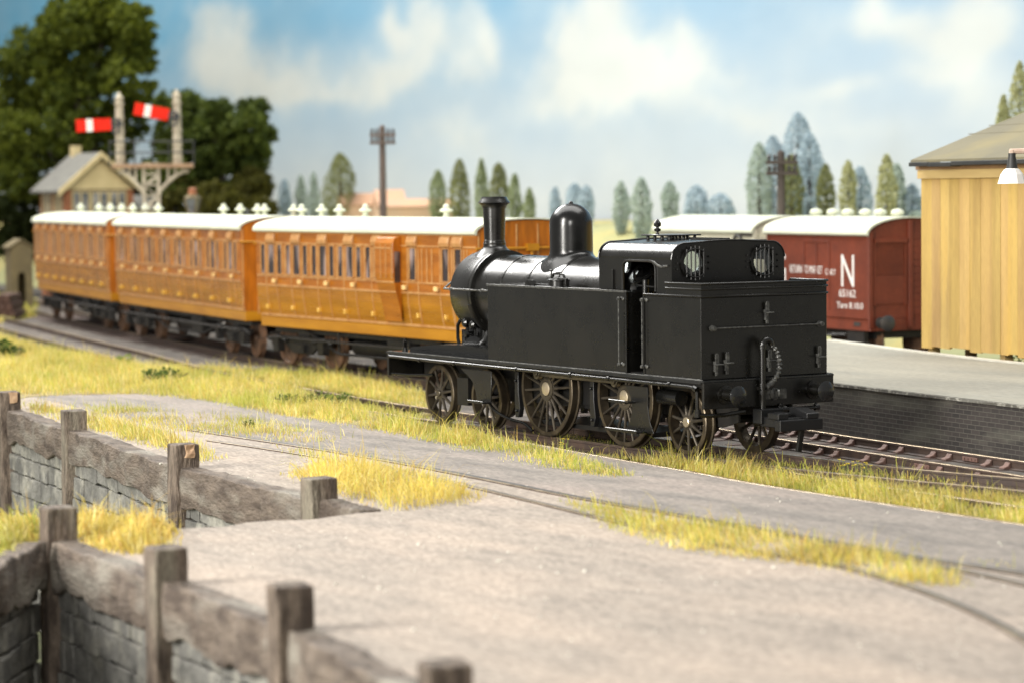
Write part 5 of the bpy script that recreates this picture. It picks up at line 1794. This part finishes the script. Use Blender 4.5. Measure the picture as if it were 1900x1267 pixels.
for sgn in (0, 1):
    e, rdg = (-.35 if not sgn else BW + .35), BW / 2
    zed = ze - .14
    m.prism([(e, zed), (rdg, za), (rdg, za + .09), (e, zed + .09)], 'y', -.30, BL + .3)
rf = m.build('roof', 'slate', box)
m = M().box(BW / 2 - .18, BW / 2 + .18, BL - .5, BL - .1, za - .2, za + .42)
m.build('chimney', 'barge', rf)
m = M()
for e in (-.40, BW + .40):
    m.prism([(e, ze - .30), (BW / 2, za - .12), (BW / 2, za + .12), (e, ze - .04)], 'y', -.38, -.30)
m.build('bargeboard', 'barge', rf)
m = M().box(BW, BW + 2.0, .5, 2.2, -.2, ze - .95)
an = m.build('porch', 'barge', box)
M().prism([(.3, ze - .95), (2.4, ze - .35), (2.4, ze - .27), (.3, ze - .87)], 'x', BW - .02, BW + 2.15).build('porch_roof', 'slate', an)

# oil lamp behind the carriages
ld = 92
q = at_depth(358, 395, ld)
zt = at_depth(358, 352, ld)[2]
ol = thing('oil_lamp', 'tapered station oil lamp with brown cap, right of the bracket signal', 'lamp', (q[0], q[1], 0))
zb = q[2]
M().cyl((0, 0, -.2), (0, 0, zb - .1), .07, n=10).build('lamp_post', 'creamwood', ol)
h_ = zt - zb
M().lathe((0, 0, zb - .1), (0, 0, zb + h_ * .62), [(0, .16), (1, .29)], 4, smooth=False).build('lantern_glass', 'boxwin', ol)
m = M()
for k in range(4):
    a0 = math.pi / 2 * k
    d_, u_, w_ = M.frame((0, 0, 1))
    e = u_ * math.cos(a0) + w_ * math.sin(a0)
    m.tube([e * .165 + np.array((0, 0, zb - .1)), e * .30 + np.array((0, 0, zb + h_ * .62))], .035, 6)
m.lathe((0, 0, zb + h_ * .60), (0, 0, zb + h_ * .80), [(0, .33), (.2, .33), (1, .16)], 4, smooth=False)
m.build('lantern_frame', 'creamwood', ol)
M().lathe((0, 0, zb + h_ * .78), (0, 0, zt + .06), [(0, .16), (.7, .13), (.8, .17), (1, .04)], 10).build('lantern_cap', 'brick', ol)

# timber hut and sleeper stack at far left
q = at_depth(34, 530, 106)
hut = thing('timber_hut', 'little cream timber hut with a dark doorway beside the farthest carriage', 'hut', (q[0], q[1], -.1), math.atan2(cr0[1], cr0[0]) + .4)
zh = at_depth(34, 440, 106)[2]
M().prism([(-.40, 0), (-.14, 0), (-.14, 1.35), (-.08, 1.5), (.10, 1.5), (.16, 1.35), (.16, 0), (.45, 0), (.45, zh - .30), (0, zh - .05), (-.40, zh - .30)], 'y', -.6, -.5).build('front_wall', 'creamwood', hut)
M().box(-.40, -.33, -.5, .5, 0, zh - .30).box(.38, .45, -.5, .5, 0, zh - .30).box(-.33, .38, .43, .5, 0, zh - .30).build('wall', 'creamwood', hut)
M().prism([(-.5, zh - .34), (0, zh - .03), (.55, zh - .34), (.55, zh - .28), (0, zh + .03), (-.5, zh - .28)], 'y', -.68, .58).build('roof', 'creamwood', hut)
q = at_depth(14, 522, 100)
stk = thing('sleeper_stack', 'sloping stack of dark brown old sleepers at the left edge', 'timber stack', (q[0], q[1], -.1), math.atan2(cr0[1], cr0[0]))
k = 0
for row, nn in enumerate((4, 3, 2)):
    for j in range(nn):
        M().box(-.6 + row * .18 + j * .27, -.6 + row * .18 + j * .27 + .25, -1.2, 1.2, row * .3, row * .3 + .28).build('sleeper', 'darkwood', stk, bevel=.02)

# distant houses on the bank
for px, py, w, h_, lab in ((680, 396, 1.15, .85, 'faint peach coloured house left of the telegraph pole, far behind the carriages'),
                           (722, 392, .55, .9, 'narrow pale house right of the telegraph pole, far behind the carriages'),
                           (770, 394, 1.5, .55, 'low faded red roofed house far behind, right of the telegraph pole')):
    q = on_y(px, py, 28.2)
    root = thing('house', lab, 'house', (q[0], q[1], bank_z(q[0], q[1]) - .3), math.atan2(cr0[1], cr0[0]) + .2, 'faint houses on the skyline')
    z0 = q[2] - (bank_z(q[0], q[1]) - .3)
    M().box(-w, w, -.6, .6, 0, z0 + h_ * .45).build('wall', 'peach', root)
    M().prism([(-.7, z0 + h_ * .42), (.7, z0 + h_ * .42), (0, z0 + h_)], 'x', -w - .08, w + .08).build('roof', 'peachroof', root)


# ------------------------------------------------------------------ trees
def leaf_mesh(name, C, size, tints, parent, org, rseed, aspect=.6):
    r = np.random.default_rng(rseed)
    n = len(C)
    a = r.normal(size=(n, 3))
    a /= np.linalg.norm(a, axis=1)[:, None]
    b = np.cross(a, r.normal(size=(n, 3)))
    b /= np.linalg.norm(b, axis=1)[:, None]
    s = size * r.uniform(.6, 1.25, n)[:, None]
    V = np.stack([C - a * s, C + b * s * aspect, C + a * s, C - b * s * aspect], 1).reshape(-1, 3) - np.array(org)
    F = np.arange(4 * n).reshape(n, 4)
    me_ = bpy.data.meshes.new(name)
    me_.from_pydata(V.tolist(), [], F.tolist())
    at = me_.attributes.new('tint', 'FLOAT_COLOR', 'POINT')
    T = np.repeat(np.c_[tints, np.ones(n)], 4, 0)
    at.data.foreach_set('color', T.ravel())
    me_.materials.append(MT['leaf'])
    o = bpy.data.objects.new(name, me_)
    COL.objects.link(o)
    if parent is not None:
        o.parent = parent
    return o


def crown(lobes, n, r, ca, cb, shell=.25):
    """lobes: (x, y, z, rx, rz)"""
    L = np.array(lobes, float)
    w = (L[:, 3] ** 2 * L[:, 4]) ** .67
    idx = r.choice(len(L), n, p=w / w.sum())
    u = r.normal(size=(n, 3))
    u /= np.linalg.norm(u, axis=1)[:, None]
    # clumps: pull directions to a set of random tufts
    tuft = r.normal(size=(26, 3))
    tuft /= np.linalg.norm(tuft, axis=1)[:, None]
    near = tuft[np.argmax(u @ tuft.T, 1)]
    u = u * .62 + near * .38
    u /= np.linalg.norm(u, axis=1)[:, None]
    rr = 1 - shell * r.random(n) ** 1.4 + r.normal(size=n) * .05
    C = L[idx, :3] + u * np.stack([L[idx, 3], L[idx, 3], L[idx, 4]], 1) * rr[:, None]
    t = np.clip(r.random(n) * .7 + r.random(len(L))[idx] * .3, 0, 1)[:, None]
    tint = np.array(ca) * (1 - t) + np.array(cb) * t
    return C, tint


def big_tree(label, lobes_px, d, n, ca, cb, seed, size=.15):
    r = np.random.default_rng(seed)
    k = d / FPX
    L = []
    for px, py, rp in lobes_px:
        q = at_depth(px, py, d + r.uniform(-2.2, 2.2))
        L.append((*q, rp * k * 1.12, rp * k * .98))
    L = np.array(L)
    bx_, by_ = L[:, 0].mean(), L[:, 1].mean()
    g = bank_z(bx_, by_)
    root = thing('tree', label, 'tree', (bx_, by_, g), 0, 'big trees behind the signal')
    O_ = (bx_, by_, g)
    top_ = L[:, 2].max()
    m_ = M()
    m_.tube([(bx_, by_, g - .3), (bx_ + .1, by_, g + (top_ - g) * .35), (bx_ - .1, by_ + .1, g + (top_ - g) * .7)], [.42, .3, .14], 10)
    for l in L[::2]:
        zz = g + (l[2] - g) * .5
        m_.tube([(bx_, by_, zz), ((bx_ + l[0]) / 2, (by_ + l[1]) / 2, (zz + l[2]) / 2 + .1), (l[0], l[1], l[2])], [.15, .1, .04], 6)
    m_.build('trunk', 'bark', root, O_)
    C, T = crown(L, int(n * 1.5), r, ca, cb, .5)
    leaf_mesh('crown', C, size, T, root, O_, seed + 1)
    return root


DG, LG = (.028, .045, .007), (.155, .180, .018)
big_tree('tallest dark green tree, filling the top left corner behind the signal', [(70, 150, 62), (150, 100, 80), (215, 75, 62), (120, 50, 48), (190, 45, 55), (60, 235, 55), (160, 190, 70), (240, 150, 48), (90, 320, 70),
         (190, 270, 55), (40, 330, 45), (225, 230, 50), (30, 190, 40), (250, 90, 30), (60, 90, 45), (110, 160, 60), (30, 250, 50), (120, 250, 50), (265, 60, 26), (170, 330, 50), (255, 200, 30), (10, 140, 26), (205, 8, 52), (245, 40, 38), (268, 110, 24), (20, 110, 26), (130, 20, 40), (100, 75, 40)], 122, 26000, DG, LG, 21)
big_tree('rounded dark tree to the right of the bracket signal', [(330, 205, 44), (385, 255, 60), (445, 240, 46), (350, 300, 55), (425, 320, 60), (470, 205, 30), (490, 250, 22), (320, 260, 35), (400, 205, 28), (360, 230, 40), (420, 280, 50), (310, 330, 45), (460, 290, 40)], 119, 15000,
         (.028, .047, .011), (.115, .145, .022), 22)
big_tree('low olive brown tree below the rounded tree beside the sky', [(470, 345, 34), (455, 385, 40), (400, 385, 45), (490, 390, 22), (340, 370, 40)], 116, 8000, (.05, .055, .012), (.11, .10, .015), 23, .14)
big_tree('dark shadowy tree at the left edge beside the signal box', [(20, 400, 45), (30, 455, 40), (0, 300, 40), (60, 420, 26), (270, 345, 45), (250, 385, 40)], 124, 10000, (.014, .022, .006), (.05, .065, .012), 24)

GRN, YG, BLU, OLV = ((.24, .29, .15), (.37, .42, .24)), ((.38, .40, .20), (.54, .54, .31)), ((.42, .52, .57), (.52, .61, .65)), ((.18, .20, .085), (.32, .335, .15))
MIX = ((.38, .46, .41), (.52, .59, .50))
POP = [(528, 335, 9, BLU), (558, 328, 9, MIX), (582, 322, 8, MIX), (630, 287, 24, OLV), (742, 362, 9, YG), (812, 318, 13, GRN), (853, 298, 15, OLV), (893, 297, 10, GRN), (925, 305, 14, OLV), (955, 325, 10, GRN),
       (982, 352, 9, GRN), (1030, 350, 8, BLU), (1066, 343, 13, BLU), (1088, 348, 11, BLU), (1152, 340, 13, MIX), (1190, 333, 16, MIX), (1243, 340, 14, MIX), (1292, 347, 17, BLU), (1336, 362, 19, BLU), (1408, 268, 21, MIX),
       (1434, 255, 20, BLU), (1480, 212, 24, BLU), (1468, 290, 18, OLV), (1502, 250, 20, BLU), (1532, 308, 13, OLV), (1574, 302, 13, YG), (1596, 312, 15, BLU), (1645, 290, 15, YG), (1664, 308, 16, MIX), (1692, 345, 12, BLU),
       (1892, 118, 18, YG), (1862, 180, 16, YG), (1700, 395, 14, MIX)]
KIND = {id(GRN): 'green', id(YG): 'yellow green', id(BLU): 'hazy blue', id(OLV): 'dark olive', id(MIX): 'grey green'}
WHERE = {528: 'just right of the olive brown tree, leftmost of the row', 558: 'second from the left of the distant row', 582: 'third from the left, beside the stout dark one', 630: 'stout one left of the peach house',
         742: 'small one between the faint houses', 812: 'first one left of the engine chimney group', 853: 'thick one just left of the chimney', 893: 'slim one directly above the chimney rim', 925: 'tall one just right of the chimney',
         955: 'second one right of the chimney', 982: 'short one midway between chimney and dome', 1030: 'faint one touching the left of the dome', 1066: 'faint one right above the dome', 1088: 'faint one at the right shoulder of the dome',
         1152: 'first one right of the dome above the cab', 1190: 'pointed one above the cab doorway', 1243: 'one above the whistle and the white van', 1292: 'low one above the white van middle', 1336: 'broad low one above the right end of the white van',
         1408: 'tall one left of the black telegraph pole', 1434: 'wide one just behind the black telegraph pole', 1480: 'tallest one, rising right of the black telegraph pole', 1468: 'shorter one in front of the tallest poplar',
         1502: 'broad one at the right flank of the tallest poplar', 1532: 'slim dark one above the red van', 1574: 'bright one above the red van middle', 1596: 'pale one leaning on the bright poplar above the red van',
         1645: 'bright tall one near the shed corner', 1664: 'dull one beside the bright poplar near the shed', 1692: 'short one touching the shed eaves', 1892: 'tall one peeping over the shed roof at the right edge',
         1862: 'smaller one just above the shed roof slope', 1700: 'low one behind the shed wall edge'}
for i, (px, pt, hw, kd) in enumerate(POP):
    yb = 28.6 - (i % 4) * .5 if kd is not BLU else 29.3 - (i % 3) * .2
    t = on_y(px, pt, yb)
    D = float((t - CAMP) @ cf)
    g = bank_z(t[0], yb)
    w = hw * (1.7 if kd is BLU else 1.5) * D / FPX
    root = thing('poplar', '%s poplar, %s' % (KIND[id(kd)], WHERE[px]), 'tree', (t[0], yb, g), 0, 'poplars along the far bank')
    H = t[2] - g
    r = np.random.default_rng(500 + i)
    M().tube([(0, 0, -.3), (0, 0, H * .5), (.02, 0, H * .9)], [w * .18, w * .12, w * .05], 6).build('trunk', 'bark', root)
    n = int(600 + 760 * w * H)
    zz = r.random(n)
    prof_ = np.sin(np.clip(zz * .93 + .07, 0, 1) * math.pi) ** .55
    a = r.random(n) * 2 * math.pi
    wob = .72 + .45 * vnoise(zz * 6 + i * 3.3, a * 1.2, 900 + i)
    rr = w * prof_ * wob * (1 - .45 * r.random(n) ** 2)
    C = np.stack([np.cos(a) * rr, np.sin(a) * rr * .8, .05 + zz * (H - .02)], 1)
    tt = np.clip(r.random(n) * .6 + .4 * vnoise(zz * 5, a, 950 + i), 0, 1)[:, None]
    leaf_mesh('crown', C, .075, np.array(kd[0]) * (1 - tt) + np.array(kd[1]) * tt, root, (0, 0, 0), 600 + i)

# ------------------------------------------------------------------ grass
def in_poly(P, x, y):
    P = np.array(P)
    c = np.zeros(len(x), bool)
    j = len(P) - 1
    for i in range(len(P)):
        xi, yi, xj, yj = *P[i], *P[j]
        if yi != yj:
            c ^= ((yi > y) != (yj > y)) & (x < (xj - xi) * (y - yi) / (yj - yi) + xi)
        j = i
    return c


def edge_dist(P, x, y):
    Q = np.stack([x, y], 1)
    out = np.full(len(x), 1e9)
    for i in range(len(P)):
        a, b = np.array(P[i - 1]), np.array(P[i])
        d = b - a
        t = np.clip(((Q - a) @ d) / max(d @ d, 1e-9), 0, 1)
        out = np.minimum(out, np.linalg.norm(Q - a - t[:, None] * d, axis=1))
    return out


STRAW, PALE, GREEN, OCHRE, LIME = (.70, .57, .14), (.80, .70, .31), (.36, .42, .07), (.66, .45, .12), (.60, .59, .12)


def grass(label, poly_px, dens, h0, h1, mix, seed, z=0.0, wid=.0065, clump=.5, lean=.95, zpx=0.0, world=None, cover=None):
    r = np.random.default_rng(seed)
    P = np.array(world) if world is not None else np.array([on_z(px, py, zpx)[:2] for px, py in poly_px])
    mn, mx_ = P.min(0), P.max(0)
    A = (mx_ - mn).prod()
    n = int(A * dens * 3.4)
    x, y = r.uniform(mn[0], mx_[0], n), r.uniform(mn[1], mx_[1], n)
    k = in_poly(P, x, y)
    den = fbm(x * .9 + 50, y * .9 + 50, seed * 3 + 1, 3)
    k &= (den > (clump * 1.25 * r.random(n) + (cover if cover is not None else 0.12))) & (edge_dist(P, x, y) > r.random(n) ** 2 * .55)
    # ragged rim: jitter outwards
    x, y = x[k] + r.normal(size=k.sum()) * .06, y[k] + r.normal(size=k.sum()) * .06
    n = len(x)
    den = den[k]
    ed = edge_dist(P, x, y)
    tuft = fbm(x * 2.3 + 9, y * 2.3 + 4, seed * 5 + 2, 2)
    h = (h0 + (h1 - h0) * r.random(n) ** 1.6) * (.15 + 1.9 * tuft) * np.clip(.35 + ed / .55, .35, 1.0)
    h = np.where(r.random(n) < .06, h * 1.4 + .14, h)
    ang = r.random(n) * 2 * math.pi
    base_a = fbm(x * .7 + 21, y * .7 + 13, seed * 7 + 5, 2) * 4 * math.pi
    la = base_a + r.normal(size=n) * 1.3
    ln = np.abs(r.normal(size=n)) * lean * h
    lx_, ly_ = np.cos(la) * ln, np.sin(la) * ln
    wv = wid * r.uniform(.6, 1.3, n)
    dx, dy = np.cos(ang) * wv, np.sin(ang) * wv
    V = np.zeros((n, 5, 3))
    V[:, 0] = np.stack([x - dx, y - dy, np.full(n, z - .03)], 1)
    V[:, 1] = np.stack([x + dx, y + dy, np.full(n, z - .03)], 1)
    V[:, 2] = np.stack([x + dx * .7 + lx_ * .35, y + dy * .7 + ly_ * .35, z + h * .6], 1)
    V[:, 3] = np.stack([x - dx * .7 + lx_ * .35, y - dy * .7 + ly_ * .35, z + h * .6], 1)
    V[:, 4] = np.stack([x + lx_, y + ly_, z + h * np.sqrt(np.clip(1 - (ln / h) ** 2 * .3, .25, 1))], 1)
    o5 = np.arange(n)[:, None] * 5
    F = np.concatenate([(o5 + np.array([[0, 1, 2, 3]])).tolist(), ], 0).tolist() + (o5 + np.array([[3, 2, 4]])).tolist()
    mixc = np.array([c for c, _ in mix])
    wts = np.array([w for _, w in mix], float)
    ci = r.choice(len(mix), n, p=wts / wts.sum())
    zone = fbm(x * .55 + 77, y * .55 + 31, seed * 11 + 3, 3)
    gi = np.clip((zone - .50) * 6, 0, 1)[:, None]
    col = mixc[ci] * (1 - .55 * gi) + np.array(mix[-1][0]) * .55 * gi
    br = np.clip((fbm(x * .8 + 5, y * .8 + 61, seed * 13 + 1, 4) - .56) * 7, 0, 1)[:, None]
    col = col * (1 - .5 * br) + np.array((.42, .30, .10)) * .5 * br
    col = col * (.62 + .75 * fbm(x * 1.6 + 15, y * 1.6 + 41, seed * 17 + 3, 3))[:, None] * r.uniform(.78, 1.15, n)[:, None]
    me_ = bpy.data.meshes.new('grass')
    me_.from_pydata(V.reshape(-1, 3).tolist(), [], F)
    at = me_.attributes.new('tint', 'FLOAT_COLOR', 'POINT')
    at.data.foreach_set('color', np.repeat(np.c_[col, np.ones(n)], 5, 0).ravel())
    me_.materials.append(MT['grass'])
    o = bpy.data.objects.new('grass', me_)
    COL.objects.link(o)
    return tag(o, label, 'grass', None, 'stuff')


def turf(px, z, seed, world=None):
    P = [np.array(q, float) for q in world] if world is not None else [on_z(a, b, 0)[:2] for a, b in px]
    c = np.mean(P, 0)
    m_ = M()
    area2 = sum(P[i - 1][0] * P[i][1] - P[i][0] * P[i - 1][1] for i in range(len(P)))
    Q = smooth_path([np.array(p) for p in P + [P[0]]], .35)[:-1]
    Qo = offset_path(Q, .30 if area2 > 0 else -.30)
    Q = Qo
    r = np.random.default_rng(seed)
    Q = [q + r.normal(size=2) * .05 for q in Q]
    m_.prism([tuple(q) for q in Q], 'z', z - .12, z)
    return tag(m_.build('turf', 'turf'), 'thin straw coloured turf under the grass', 'turf', None, 'stuff')


MIXY = [(STRAW, 4), (PALE, 3.4), (OCHRE, 1.4), (LIME, 2.6), (GREEN, 1.6)]
MIXG = [(STRAW, 3), (PALE, 2), (LIME, 4), (OCHRE, .6), (GREEN, 2.5)]
G1 = [(-60, 600), (0, 622), (90, 648), (200, 668), (400, 695), (560, 722), (620, 754), (700, 770), (800, 790), (940, 815), (880, 830), (800, 822), (650, 792), (500, 768), (380, 744), (250, 732), (100, 735), (-60, 732)]
turf(G1, .012, 1)
grass('broad band of tall yellow grass between the left tracks and the paving', G1, 330, .10, .34, MIXY, 31, .0, clump=.5, lean=.9, cover=.16)
G1b = [(760, 795), (900, 808), (1000, 830), (1080, 850), (1195, 886), (1100, 884), (950, 858), (840, 835)]
grass('green and yellow grass verge on the paving in front of the driving wheels', G1b, 330, .06, .26, MIXG, 32, .0, clump=.5, cover=.15)
G2 = [(330, 668), (600, 690), (720, 703), (800, 722), (800, 758), (740, 745), (620, 722), (450, 695)]
turf(G2, -.10, 2)
grass('soft yellow grass between the carriages and the engine track', G2, 300, .10, .30, MIXY, 33, -.12, clump=.4, cover=.08)
G2b = [(620, 730), (800, 765), (800, 782), (700, 766), (610, 750)]
turf(G2b, -.09, 3)
grass('yellow grass between the rails ahead of the engine', G2b, 260, .06, .18, MIXY, 34, -.10, clump=.4, cover=.08)
G3 = [(20, 742), (130, 762), (300, 800), (360, 822), (420, 850), (360, 862), (300, 836), (150, 795), (60, 770)]
grass('thin straw grass along the top of the far retaining wall', G3, 260, .10, .34, MIXY, 35, .0, clump=.5, cover=.14)
G3b = [(140, 750), (360, 764), (520, 782), (660, 812), (600, 828), (430, 812), (300, 800), (180, 776)]
grass('sparse yellow grass on the old rails near the wall', G3b, 200, .06, .22, MIXY, 36, .0, clump=.55, cover=.26)
G4 = [(520, 880), (600, 862), (700, 868), (800, 890), (900, 922), (870, 945), (760, 948), (690, 948), (640, 925)]
grass('thick golden tuft of grass at the end of the far wall', G4, 300, .16, .50, [(STRAW, 6), (PALE, 3), (OCHRE, 3), (LIME, 1.5), (STRAW, 1)], 37, .0, clump=.6, lean=1.3, cover=.16)
G4b = [(480, 820), (600, 838), (760, 872), (880, 898), (860, 908), (700, 880), (560, 852)]
grass('scattered grass between the sunken rails', G4b, 190, .05, .2, MIXY, 38, .0, clump=.5, cover=.24)
G4c = [(1030, 925), (1130, 940), (1280, 968), (1450, 990), (1640, 1028), (1790, 1062), (1800, 1090), (1680, 1088), (1500, 1050), (1360, 1036), (1230, 1016), (1120, 980)]
grass('golden grass growing along the sunken rails in the foreground paving', G4c, 300, .05, .24, [(STRAW, 6), (PALE, 2.5), (OCHRE, 2), (LIME, 2.5), (GREEN, 1)], 39, .0, clump=.36, cover=.08)
G4d = [(1640, 1015), (1780, 1040), (1890, 1060), (1860, 1046), (1740, 1022)]
grass('small blurred grass tufts beside the sunken rails at right', G4d, 200, .05, .2, MIXY, 40, .0, clump=.4, cover=.15)
W5 = [(-3.2, -1.45), (-1.25, -1.72), (1.07, -1.98), (3, -2.20), (6.4, -2.32), (8.8, -2.35), (14, -2.40), (14, -1.3), (8, -1.25), (6, -1.1), (3, -1.0), (1, -.8), (-1.5, -.9)]
grass('dense yellow grass between the paving edge and the engine track', None, 420, .08, .30, MIXY, 41, -.10, clump=.35, lean=.85, world=W5, cover=.06)
turf(None, -.10, 4, W5)
W5b = [(-1.0, -.55), (1.6, -.5), (4, -.2), (7, .35), (9, .6), (9, -.9), (6, -.95), (3, -.75), (0, -.6)]
grass('yellow grass among the rails behind the engine', None, 330, .06, .24, MIXY, 42, -.12, clump=.3, world=W5b, cover=.03)
turf(None, -.115, 5, W5b)
W5c = [(-.8, .3), (1.5, .1), (4, .9), (4.5, 1.15), (2, .95), (0, .6), (-2, .5)]
grass('short yellow grass near the far rail behind the engine', None, 260, .05, .2, MIXG, 43, -.14, clump=.35, world=W5c, cover=.05)
W5d = [(-7.5, -.6), (-1, -.6), (-1, .6), (-7.5, .6)]
grass('thin grass between the rails under the engine', None, 120, .03, .13, MIXY, 44, -.14, clump=.5, world=W5d, cover=.2)
G6 = [(115, 962), (190, 958), (330, 978), (320, 1030), (240, 1030), (160, 1018)]
turf(G6, .012, 8)
grass('blurred golden grass on the near corner of the yard behind the corner post', G6, 420, .10, .34, [(STRAW, 6), (OCHRE, 3), (PALE, 2), (STRAW, 2)], 45, .0, wid=.011, clump=.36, cover=.08)
G6b = [(-40, 980), (80, 955), (95, 985), (40, 1020), (-40, 1050)]
grass('blurred yellow grass on the bank behind the short stone wall', G6b, 420, .10, .36, MIXY, 46, -.02, wid=.011, clump=.36, cover=.06)
G7 = [(-60, 560), (0, 548), (66, 552), (70, 580), (0, 592), (-60, 600)]
grass('bright strip of grass left of the farthest carriage', G7, 60, .1, .35, MIXG, 47, -.15, wid=.03, clump=.3, cover=.05)


# ------------------------------------------------------------------ small plants
def bush(px, py, w, label, ca, cb, seed, n=260, flat=.6, zb=0.0, size=.05):
    q = on_z(px, py, zb)
    r = np.random.default_rng(seed)
    root = thing('bush', label, 'bush', (q[0], q[1], zb))
    m_ = M()
    for k in range(7):
        a = r.random() * 6.28
        m_.tube([(0, 0, -.05), (w * .4 * math.cos(a), w * .4 * math.sin(a), w * .4 * flat), (w * .8 * math.cos(a), w * .8 * math.sin(a), w * .8 * flat)], [.018, .012, .006], 5)
    m_.build('stem', 'bark', root)
    lob = [(r.uniform(-.6, .6) * w, r.uniform(-.6, .6) * w, r.uniform(.2, .8) * w * flat, w * .42, w * .36 * flat + .03) for _ in range(8)]
    C, T = crown(lob, n, r, ca, cb, .6)
    leaf_mesh('foliage', C, size, T, root, (0, 0, 0), seed + 1)


bush(12, 668, .55, 'dark green ivy like bush in the grass at the left edge', (.02, .04, .012), (.10, .16, .03), 71, 420, .9, size=.075)
bush(308, 712, .70, 'low dark leaved weed patch in the yellow grass below the carriages', (.03, .05, .015), (.12, .18, .04), 72, 420, .45, size=.06)
bush(236, 676, .30, 'fresh green leafy sprig in the grass below the first carriage gap', (.10, .17, .02), (.22, .30, .04), 73, 160, .8)
bush(548, 752, .55, 'green weed clump near where the grass meets the siding', (.05, .08, .02), (.18, .22, .05), 74, 300, .4)
bush(462, 792, .13, 'tiny dark green plant on the paving', (.02, .05, .012), (.07, .12, .03), 75, 110, .8, size=.035)
bush(620, 745, .45, 'pale green weed clump beside the rail end', (.07, .11, .03), (.2, .26, .06), 76, 240, .4)


for bx_, by_, lb, sd in ((-8.3, 14.6, 'dark undergrowth in the gap below the yellow shed floor, by the corner stilts', 77), (-5.6, 13.9, 'leafy green undergrowth below the shed floor at the right edge', 78)):
    r = np.random.default_rng(sd)
    root = thing('bush', lb, 'bush', (bx_, by_, -.17))
    m = M()
    for k in range(6):
        m.tube([(0, 0, 0), (r.normal() * .5, r.normal() * .4, .5)], [.03, .01], 5)
    m.build('stem', 'bark', root)
    C, T = crown([(r.uniform(-1.3, 1.3), r.uniform(-.5, .5), r.uniform(.2, .7), .5, .4) for _ in range(12)], 1500, r, (.03, .05, .012), (.16, .17, .04), .6)
    leaf_mesh('foliage', C, .08, T, root, (0, 0, 0), sd)


def flowers(x, y, w, label, seed, n):
    r = np.random.default_rng(seed)
    root = thing('flower_clump', label, 'flowers', (x, y, -.1), 0, 'yellow wild flowers')
    m_, p = M(), M()
    for k in range(n):
        a, d_ = r.random() * 6.28, w * r.random() ** .5
        h_ = r.uniform(.12, .24)
        bx_, by_ = d_ * math.cos(a), d_ * math.sin(a)
        m_.tube([(bx_, by_, -.05), (bx_ + .02, by_, h_)], .006, 4)
        for j in range(5):
            b = j * 1.2566 + r.random()
            c = np.array((bx_ + .02, by_, h_))
            e = np.array((math.cos(b), math.sin(b), .35)) * .035
            s_ = np.array((-math.sin(b), math.cos(b), 0)) * .018
            p.add([c, c + e * .6 - s_, c + e, c + e * .6 + s_], [(0, 1, 2, 3)])
    m_.build('stem', 'leafstem', root)
    p.build('blossom', 'flower', root)


MT['leafstem'] = mat('flower_stem', (.12, .18, .03), .7, col2=(.2, .24, .05), nscale=5)
flowers(-3.75, -1.9 + .3, .10, 'tiny yellow flowers between the middle driving wheels and the paving', 81, 7)
flowers(2.2, .0, .28, 'yellow flowers in the grass behind the engine buffers', 82, 16)

# pale chips and grit lying on the paving
m = M()
r = np.random.default_rng(91)
for px, py in [(297, 861), (310, 856), (925, 1040), (1205, 1005), (770, 1010), (1092, 1060), (690, 1092), (610, 1085), (765, 1172), (1440, 925), (1455, 930), (1740, 962), (1845, 1008), (1850, 1012), (1432, 1056), (420, 880), (985, 1020), (655, 895), (1640, 952)]:
    q = on_z(px, py, 0)
    for k in range(1):
        a = r.random(3)
        c = (q[0] + r.normal() * .05, q[1] + r.normal() * .05, .012)
        ax = np.array((math.cos(a[0] * 6), math.sin(a[0] * 6), .1))
        ay = np.array((-ax[1], ax[0], .0))
        m.obox(c, ax, ay, (0, 0, 1), .020 * (.4 + a[1]), .014 * (.4 + a[2]), .010)
for k in range(260):
    x, y = r.uniform(-14, 18), r.uniform(-13, -2.8)
    if not in_poly(YARD, np.array([x]), np.array([y]))[0]:
        continue
    a = r.random(3)
    m.obox((x, y, .005), (math.cos(a[0] * 6), math.sin(a[0] * 6), 0), (-math.sin(a[0] * 6), math.cos(a[0] * 6), 0), (0, 0, 1), .012 * (.5 + a[1]), .010 * (.5 + a[2]), .006)
tag(m.build('grit', 'grit' if 'grit' in MT else 'edging', bevel=0), 'pale grit and chips scattered over the paving', 'grit', None, 'stuff')

# ------------------------------------------------------------------ move each root to the foot of its thing
bpy.context.view_layer.update()
for o in [q for q in S.objects if q.type == 'EMPTY' and q.parent is None]:
    if tuple(round(v, 4) for v in o.location) == (0, 0, 0):
        pts = []
        stack = list(o.children)
        while stack:
            c = stack.pop()
            stack += list(c.children)
            if c.type == 'MESH':
                pts += [c.matrix_world @ Vector(b) for b in c.bound_box]
        P = np.array([p[:] for p in pts])
        b = Vector((float(P[:, 0].mean()), float(P[:, 1].mean()), max(float(P[:, 2].min()), -0.17)))
        o.location = b
        for c in o.children:
            c.location = c.location - b
